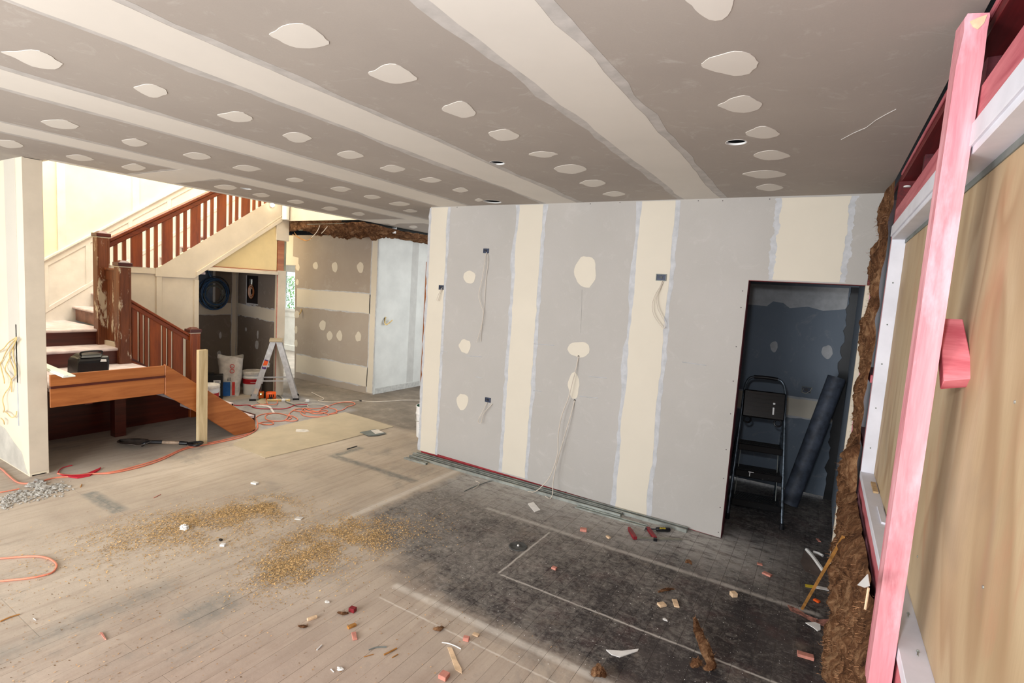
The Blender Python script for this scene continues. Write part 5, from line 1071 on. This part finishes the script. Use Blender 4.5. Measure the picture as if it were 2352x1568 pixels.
# ------------------------------------------------------------------ loose scraps on the floor
tag(slab([(1212,1156),(1225,1152),(1241,1170),(1228,1175)], .004, M['paper'], 'white_tile', 'x', 'tile'), 'white rectangular chip lying before the second cream band', 'scrap')
tag(slab([(1392,1491),(1429,1494),(1467,1489),(1465,1494),(1424,1508),(1404,1502)], .004, M['paper'], 'paper_scrap', 'x', 'x'), 'boomerang-shaped white paper scrap at the bottom of the dark floor', 'paper')
tag(slab([(1850,1429),(1872,1428),(1884,1433),(1885,1445),(1878,1448),(1868,1440)], .004, M['paper'], 'paper_scrap', 'x', 'x'), 'white pointed paper scrap near the insulation, right of the stick foot', 'paper')
tag(slab([(1848,1264),(1868,1272),(1890,1305),(1895,1330),(1850,1312),(1838,1290)], .001, plain('brown_card', (92, 80, 74), .1), 'card_scrap', 'x', 'x'), 'brown card lying flat under the white paper roll', 'card')
wire([G(1853,1262,.01), G(1864,1274,.016), G(1876,1290,.02), G(1890,1310,.022)], .013, M['paper'], 'paper_roll', 'twisted white paper roll on the dark floor beside the stick', 'paper')
wire([G(1868,1267,.01), G(1879,1270,.012), G(1890,1276,.012)], .010, M['paper'], 'paper_roll', 'short white paper roll behind the twisted one', 'paper')
P0_ = Vector(G(1842, 1398, .008)); P1_ = W(1937, 1232, 'x', .185)
o = build('wooden_stick', MB().bar(P0_, P1_, .014, .008, (0,-1,.3)), M['stick']); tag(o, 'long brown wooden stick leaning on the insulation at lower right', 'stick')
o = build('white_flap', MB().prism([W(u, v, 'x', .17) for u, v in ((1969,1343),(1985,1326),(1992,1318),(1996,1345),(1985,1349))], (.002,0,0)), M['white']); tag(o, 'white plastic flap caught in the insulation behind the pink stud', 'scrap')
o = build('white_straw', MB().tube([W(1995,1350,'x',.17), W(1987,1398,'x',.17)], .003, 6), M['offcut']); tag(o, 'thin pale splinter hanging from the insulation by the pink stud', 'splinter')
t = thing('printed_band', G(1875, 1348), 'yellow and white printed plastic band across the stick', 'band')
build('yellow_part', MB().prism(gp([(1849,1341),(1872,1344),(1872,1350),(1850,1347)], .004), (0,0,-.002)), M['yellowtape'], t); build('white_part', MB().prism(gp([(1873,1344),(1904,1350),(1904,1356),(1873,1350)], .004), (0,0,-.002)), M['paper'], t)
build('pink_dirt', MB().prism(gp([(1808,1388),(1830,1396),(1850,1410),(1880,1422),(1915,1420),(1916,1448),(1900,1440),(1870,1430),(1840,1412),(1815,1402)], .0022), (0,0,-.001)), plain('pink_sawdust', (150, 104, 92), .35, 30, .95), fl)
for nm_, args in {'offcut': [
    (1340,1216,.05,.035,.02,20,'terracotta','brightest pink offcut, lying left of the bar clamp'), (1397,1233,.035,.02,.012,-30,'offcut','small pine offcut just left of the bar clamp jaw'),
    (1745,1295,.034,.03,.006,10,'terracotta','thin pink offcut, upper of two near the pantry side'), (1762,1318,.055,.032,.012,-20,'terracotta','reddish offcut, lower of two near the pantry side'),
    (1685,1364,.035,.035,.025,40,'offcut','knobbly pine cube in the middle of the dark floor'), (1520,1388,.045,.035,.014,50,'offcut','square pine offcut, left of the pair at centre'),
    (1552,1385,.075,.03,.008,115,'offcut','oblong pine offcut, right of the pair at centre'), (1273,1304,.032,.026,.014,0,'terracotta','tiny pink offcut near the black floor disc'),
    (1850,1505,.075,.035,.016,8,'terracotta','pink-ended offcut at lower right near the insulation'), (1880,1240,.02,.055,.004,20,'terracotta','flat reddish offcut at the pantry threshold'),
    (1876,1379,.022,.035,.012,60,'orange','bright orange chip beside the stick foot'), (810,1399,.035,.028,.022,10,'clampred','dark red block on the dusty floor'),
    (717,1419,.05,.018,.012,70,'offcut','narrow upright-looking pine chip on the dusty floor'), (808,1437,.045,.02,.012,75,'stick','brown pine chip below the dark red block'),
    (814,1460,.058,.022,.008,-35,'terracotta','pink and white sliver below the brown chip'), (1071,1466,.03,.022,.02,20,'terracotta','small pink block with a hole at the dark floor edge'),
    (1093,1457,.034,.022,.008,5,'offcut','pine tile tilted beside the pink block with a hole'), (1020,1551,.04,.04,.02,5,'terracotta','square pink block at the bottom picture edge'),
    (585,1109,.055,.035,.014,15,'paper','white gypsum block on the dusty floor, left'), (512,1251,.03,.024,.014,30,'paper','small white chunk between the two sawdust patches'),
    (507,1239,.022,.016,.012,0,'black','tiny black chunk beside the small white chunk'), (687,1190,.05,.045,.006,25,'bag','pale flat scrap on the floor edge left of the dark area')]}.items():
    for u, v, a_, b_, h_, dg, mt, lb in args: block(u, v, a_, b_, h_, dg, M[mt], nm_, lb, 'scrap')
c = G(423, 1211, .012); o = build('paper_ball', MB().lump(c, .028, 14, .35, (1.1, .9, .6), 3, 3, 0), M['paper'], smooth=False); tag(o, 'crumpled white lump in the left sawdust patch', 'paper')
tag(slab([(1028,1485),(1038,1486),(1052,1520),(1060,1534),(1061,1545),(1046,1537)], .004, M['offcut'], 'wood_shard', 'x', 'x'), 'long pale wooden shard near the bottom of the picture', 'splinter')
tag(slab([(229,1451),(236,1452),(244,1467),(240,1466)], .005, M['terracotta'], 'wood_wedge', 'x', 'x'), 'small tapered wood wedge at lower left', 'splinter')
for i, (pts, r_, mt, lb) in enumerate([([(0,1427),(20,1418),(45,1410)], .0035, 'stick', 'brown splinter at the far left picture edge'), ([(847,1492),(865,1486),(888,1485)], .003, 'cord_grey', 'dark curved metal strip on the pinkish floor'),
    ([(882,1503),(898,1495),(911,1488)], .004, 'stick', 'brown splinter beside the dark metal strip'), ([(900,1510),(914,1502)], .0025, 'stick', 'shortest brown splinter near the metal strip'), ([(836,1508),(858,1502)], .002, 'stick', 'thin brown splinter left of the metal strip'),
    ([(1015,1475),(1030,1477),(1046,1483),(1059,1490)], .003, 'paper', 'white plastic curl above the long wooden shard'), ([(728,1492),(739,1481)], .003, 'paper', 'short white straw on the pinkish floor'), ([(760,1536),(767,1543)], .0025, 'paper', 'tiny white pin at lower left of centre'),
    ([(353,1143),(369,1135)], .003, 'terracotta', 'small pinkish sliver above the left sawdust patch'), ([(185,1118),(188,1112)], .004, 'stick', 'little brown peg beside the rubble heap'), ([(77,1420),(83,1424)], .002, 'paper', 'tiny white fleck at lower left'),
    ([(797,1031),(810,1027),(820,1024)], .005, 'black', 'short black bit on the floor before the hardboard sheet')]):
    wire(gp(pts, r_*1.2), r_, M[mt], 'splinter', lb, 'splinter')
for i, (u, v, lb) in enumerate([(549*.2041+640, 205*.2041+1340, 'small white flake above the dark red block'), (781, 1535, 'round white flake near the bottom picture edge'), (1528,1423,'white flake at the centre of the dark floor'), (1872,1466,'x')][:3]):
    c = G(u, v, .004); o = build('flake', MB().lump(c, .011, 10, .3, (1.4, 1, .35), i, 2, 0), M['paper']); tag(o, lb, 'scrap')
# rubber disc
c = G(1190, 1255, 0); t = thing('rubber_disc', c, 'round black rubber disc lying on the dark floor', 'disc')
build('disc_body', MB().lathe([(.001, .006), (.012, .006), (.016, .004), (.05, .0035), (.055, .006), (.062, .006), (.066, .001)], c, 40), plain('dusty_rubber', (70, 70, 68), .25, 18, .8), t, smooth=True); build('disc_hub', MB().lump(c + ez*.008, .008, 10, 0), M['paper'], t)
# ------------------------------------------------------------------ pieces of wool on the floor
def wool_piece(path, rad, name, lab, seed, fib=300):
    mb = MB(); P = spl([G(u, v, z) for u, v, z in path], 6); n = 18; vs = []; N = len(P)
    for i, p in enumerate(P):
        t_ = (P[min(i+1, N-1)]-P[max(i-1, 0)]).normalized(); s_ = t_.cross(ez).normalized(); f = i/(N-1); rr_ = rad*(math.sin(math.pi*min(max(f, .03), .97))**.45)
        for k_ in range(n):
            a_ = 2*math.pi*k_/n; q = 1 + .5*mn.noise(Vector((math.cos(a_)*1.5, math.sin(a_)*1.5, i*.35)) + Vector((seed, 0, 0))) + .25*mn.noise(Vector((math.cos(a_)*5, math.sin(a_)*5, i*.9+seed)))
            w_ = p + s_*rr_*math.cos(a_)*q + ez*(rr_*.7*math.sin(a_)*q + rr_*.5); w_.z = max(w_.z, .003); vs.append(w_)
    mb.add(vs, [(i*n+k_, i*n+(k_+1) % n, (i+1)*n+(k_+1) % n, (i+1)*n+k_) for i in range(N-1) for k_ in range(n)] + [tuple(range(n)), tuple(range((N-1)*n, N*n))[::-1]])
    o = build(name, mb, M['wool'], smooth=True); tag(o, lab, 'insulation'); r = random.Random(seed); fb = MB()
    for _ in range(fib):
        c_ = Vector(r.choice(vs)); d_ = Vector((r.uniform(-1,1), r.uniform(-1,1), r.uniform(-.2,.8))).normalized()*r.uniform(.006,.022)
        s_ = d_.cross(ez).normalized()*.0007; e_ = c_+d_; e_.z = max(e_.z, .002); fb.add([c_-s_, c_+s_, e_], [(0,1,2)])
    f_ = build('wool_fibres', fb, M['wool_f'], o); f_['kind'] = 'stuff'
wool_piece([(1596,1422,.01),(1602,1450,.02),(1612,1475,.025),(1622,1500,.025),(1632,1530,.025),(1618,1538,.02)], .026, 'wool_strip', 'bent strip of brown glass wool lying on the dark floor', 1, 500)
wool_piece([(1588,1532,.01),(1600,1524,.02),(1612,1528,.02)], .02, 'wool_tuft', 'brown wool tuft at the foot of the bent strip', 2, 200)
wool_piece([(1358,1549,.01),(1374,1546,.02),(1392,1550,.012)], .028, 'wool_tuft', 'round brown wool tuft at the bottom picture edge', 3, 300)
wool_piece([(1512,1360,.005),(1530,1355,.008),(1548,1353,.005)], .010, 'wool_tuft', 'small wool tuft above the pair of pine offcuts', 4, 90)
wool_piece([(1575,1292,.005),(1582,1290,.008),(1588,1296,.005)], .013, 'wool_tuft', 'small wool tuft below the bar clamp', 5, 90)
wool_piece([(685,1437,.004),(697,1440,.006),(706,1438,.004)], .008, 'wool_tuft', 'golden shaving cluster on the pinkish floor, left one', 6, 60)
wool_piece([(775,1406,.004),(788,1410,.006),(800,1408,.004)], .009, 'wool_tuft', 'golden shaving cluster left of the dark red block', 7, 60)
wool_piece([(995,1444,.004),(1008,1446,.008),(1018,1440,.004)], .012, 'wool_tuft', 'tan fluff near the edge of the dark floor', 8, 60)
# ------------------------------------------------------------------ plaster rubble, sawdust, dust specks
rr5 = random.Random(21); mb = MB()
for _ in range(420):
    f = rr5.random(); u = 5 + 150*f + rr5.gauss(0, 6); v = 1152 - 36*f + rr5.gauss(0, 5+4*(1-f)); s_ = rr5.uniform(.004, .013); c = G(u, v, s_*.4)
    if c.y > 1.565 and c.x < -5.40: continue
    mb.lump(c, s_, 6, .5, (1, 1, .7), _, 2, 0)
for _ in range(50):
    c = G(rr5.gauss(95, 14), rr5.gauss(1115, 4), .01); mb.lump(c, rr5.uniform(.008, .02), 6, .5, (1.3, 1, .6), _, 2, 0)
tag(build('plaster_rubble', mb, M['rubble']), 'heap of white plaster rubble at the foot of the left partition', 'rubble', kind='stuff')
def chips(n, cx_, cy_, sx_, sy_, rot, mb, smin=.002, smax=.005):
    cr, sr = math.cos(rot), math.sin(rot)
    for _ in range(int(n*1.5)):
        a_, b_ = rr5.gauss(0, sx_), rr5.gauss(0, sy_); x, y = cx_ + a_*cr - b_*sr, cy_ + a_*sr + b_*cr
        if x < -5.2 or y > 3.9: continue
        if mn.noise(Vector((x*7, y*7, 3))) + rr5.uniform(-.45, .45) < -.18: continue
        s_ = rr5.uniform(smin, smax); t_ = rr5.uniform(0, 6.3); z = rr5.uniform(.002, .006)
        d1 = Vector((math.cos(t_), math.sin(t_), rr5.uniform(-.4, .4)))*s_; d2 = Vector((-math.sin(t_), math.cos(t_), rr5.uniform(-.4, .4)))*s_*rr5.uniform(.35, .8); c_ = Vector((x, y, z))
        mb.add([c_-d1-d2, c_+d1-d2, c_+d1*.8+d2, c_-d1+d2], [(0,1,2,3)])
m1 = MB(); m2 = MB()
def cl_(mb, u, v, n, s1, s2, rot=.9): c_ = G(u, v, 0); chips(n, c_.x, c_.y, s1, s2, rot, mb)
for u, v, n, s1, s2 in ((560,1178,3600,.24,.12),(480,1190,2800,.26,.10),(400,1215,2200,.22,.12),(330,1240,1300,.22,.14),(600,1160,2200,.12,.10),(500,1235,1200,.3,.14),(280,1265,500,.3,.2),(230,1300,260,.4,.25)): cl_(m1, u, v, n, s1, s2, .75)
for u, v, n, s1, s2 in ((680,1290,3600,.14,.13),(740,1245,3200,.16,.12),(800,1215,2600,.16,.12),(850,1240,1800,.14,.12),(640,1310,1200,.12,.12),(900,1215,1200,.2,.16),(700,1330,500,.2,.12)): cl_(m2, u, v, n, s1, s2, .9)
tag(build('sawdust_patch', m1, M['chip']), 'left patch of golden sawdust chips on the pale floor', 'sawdust', kind='stuff')
tag(build('sawdust_patch', m2, M['chip']), 'right patch of golden sawdust chips spilling onto the dark floor', 'sawdust', kind='stuff')
m3 = MB()
for _ in range(2600):
    x, y = rr5.uniform(-4.2, -.9), rr5.uniform(.6, 2.3)
    if rr5.random() < .5: x = rr5.gauss(-2.9, .5); y = rr5.gauss(1.2, .35)
    chips(1.0, x, y, .001, .001, 0, m3, .0015, .0045)
tag(build('wood_crumbs', m3, plain('brown_crumbs', (164, 132, 98), .35, 40, .9)), 'brown wood crumbs scattered over the near dusty floor', 'debris', kind='stuff')
m4 = MB()
for _ in range(1500):
    x, y = rr5.uniform(-2.7, .15), rr5.uniform(2.1, 4.05); s_ = rr5.choice((.001, .0013, .0018, .0028)) ; t_ = rr5.uniform(0, 6.3)
    d1 = Vector((math.cos(t_), math.sin(t_), 0))*s_; d2 = Vector((-math.sin(t_), math.cos(t_), 0))*s_*rr5.uniform(.5, 1); c_ = Vector((x, y, .0025))
    m4.add([c_-d1-d2, c_+d1-d2*.6, c_+d1*.6+d2, c_-d1*.8+d2], [(0,1,2,3)])
tag(build('paint_flecks', m4, M['paper']), 'white paint and plaster flecks scattered over the dark floor', 'debris', kind='stuff')
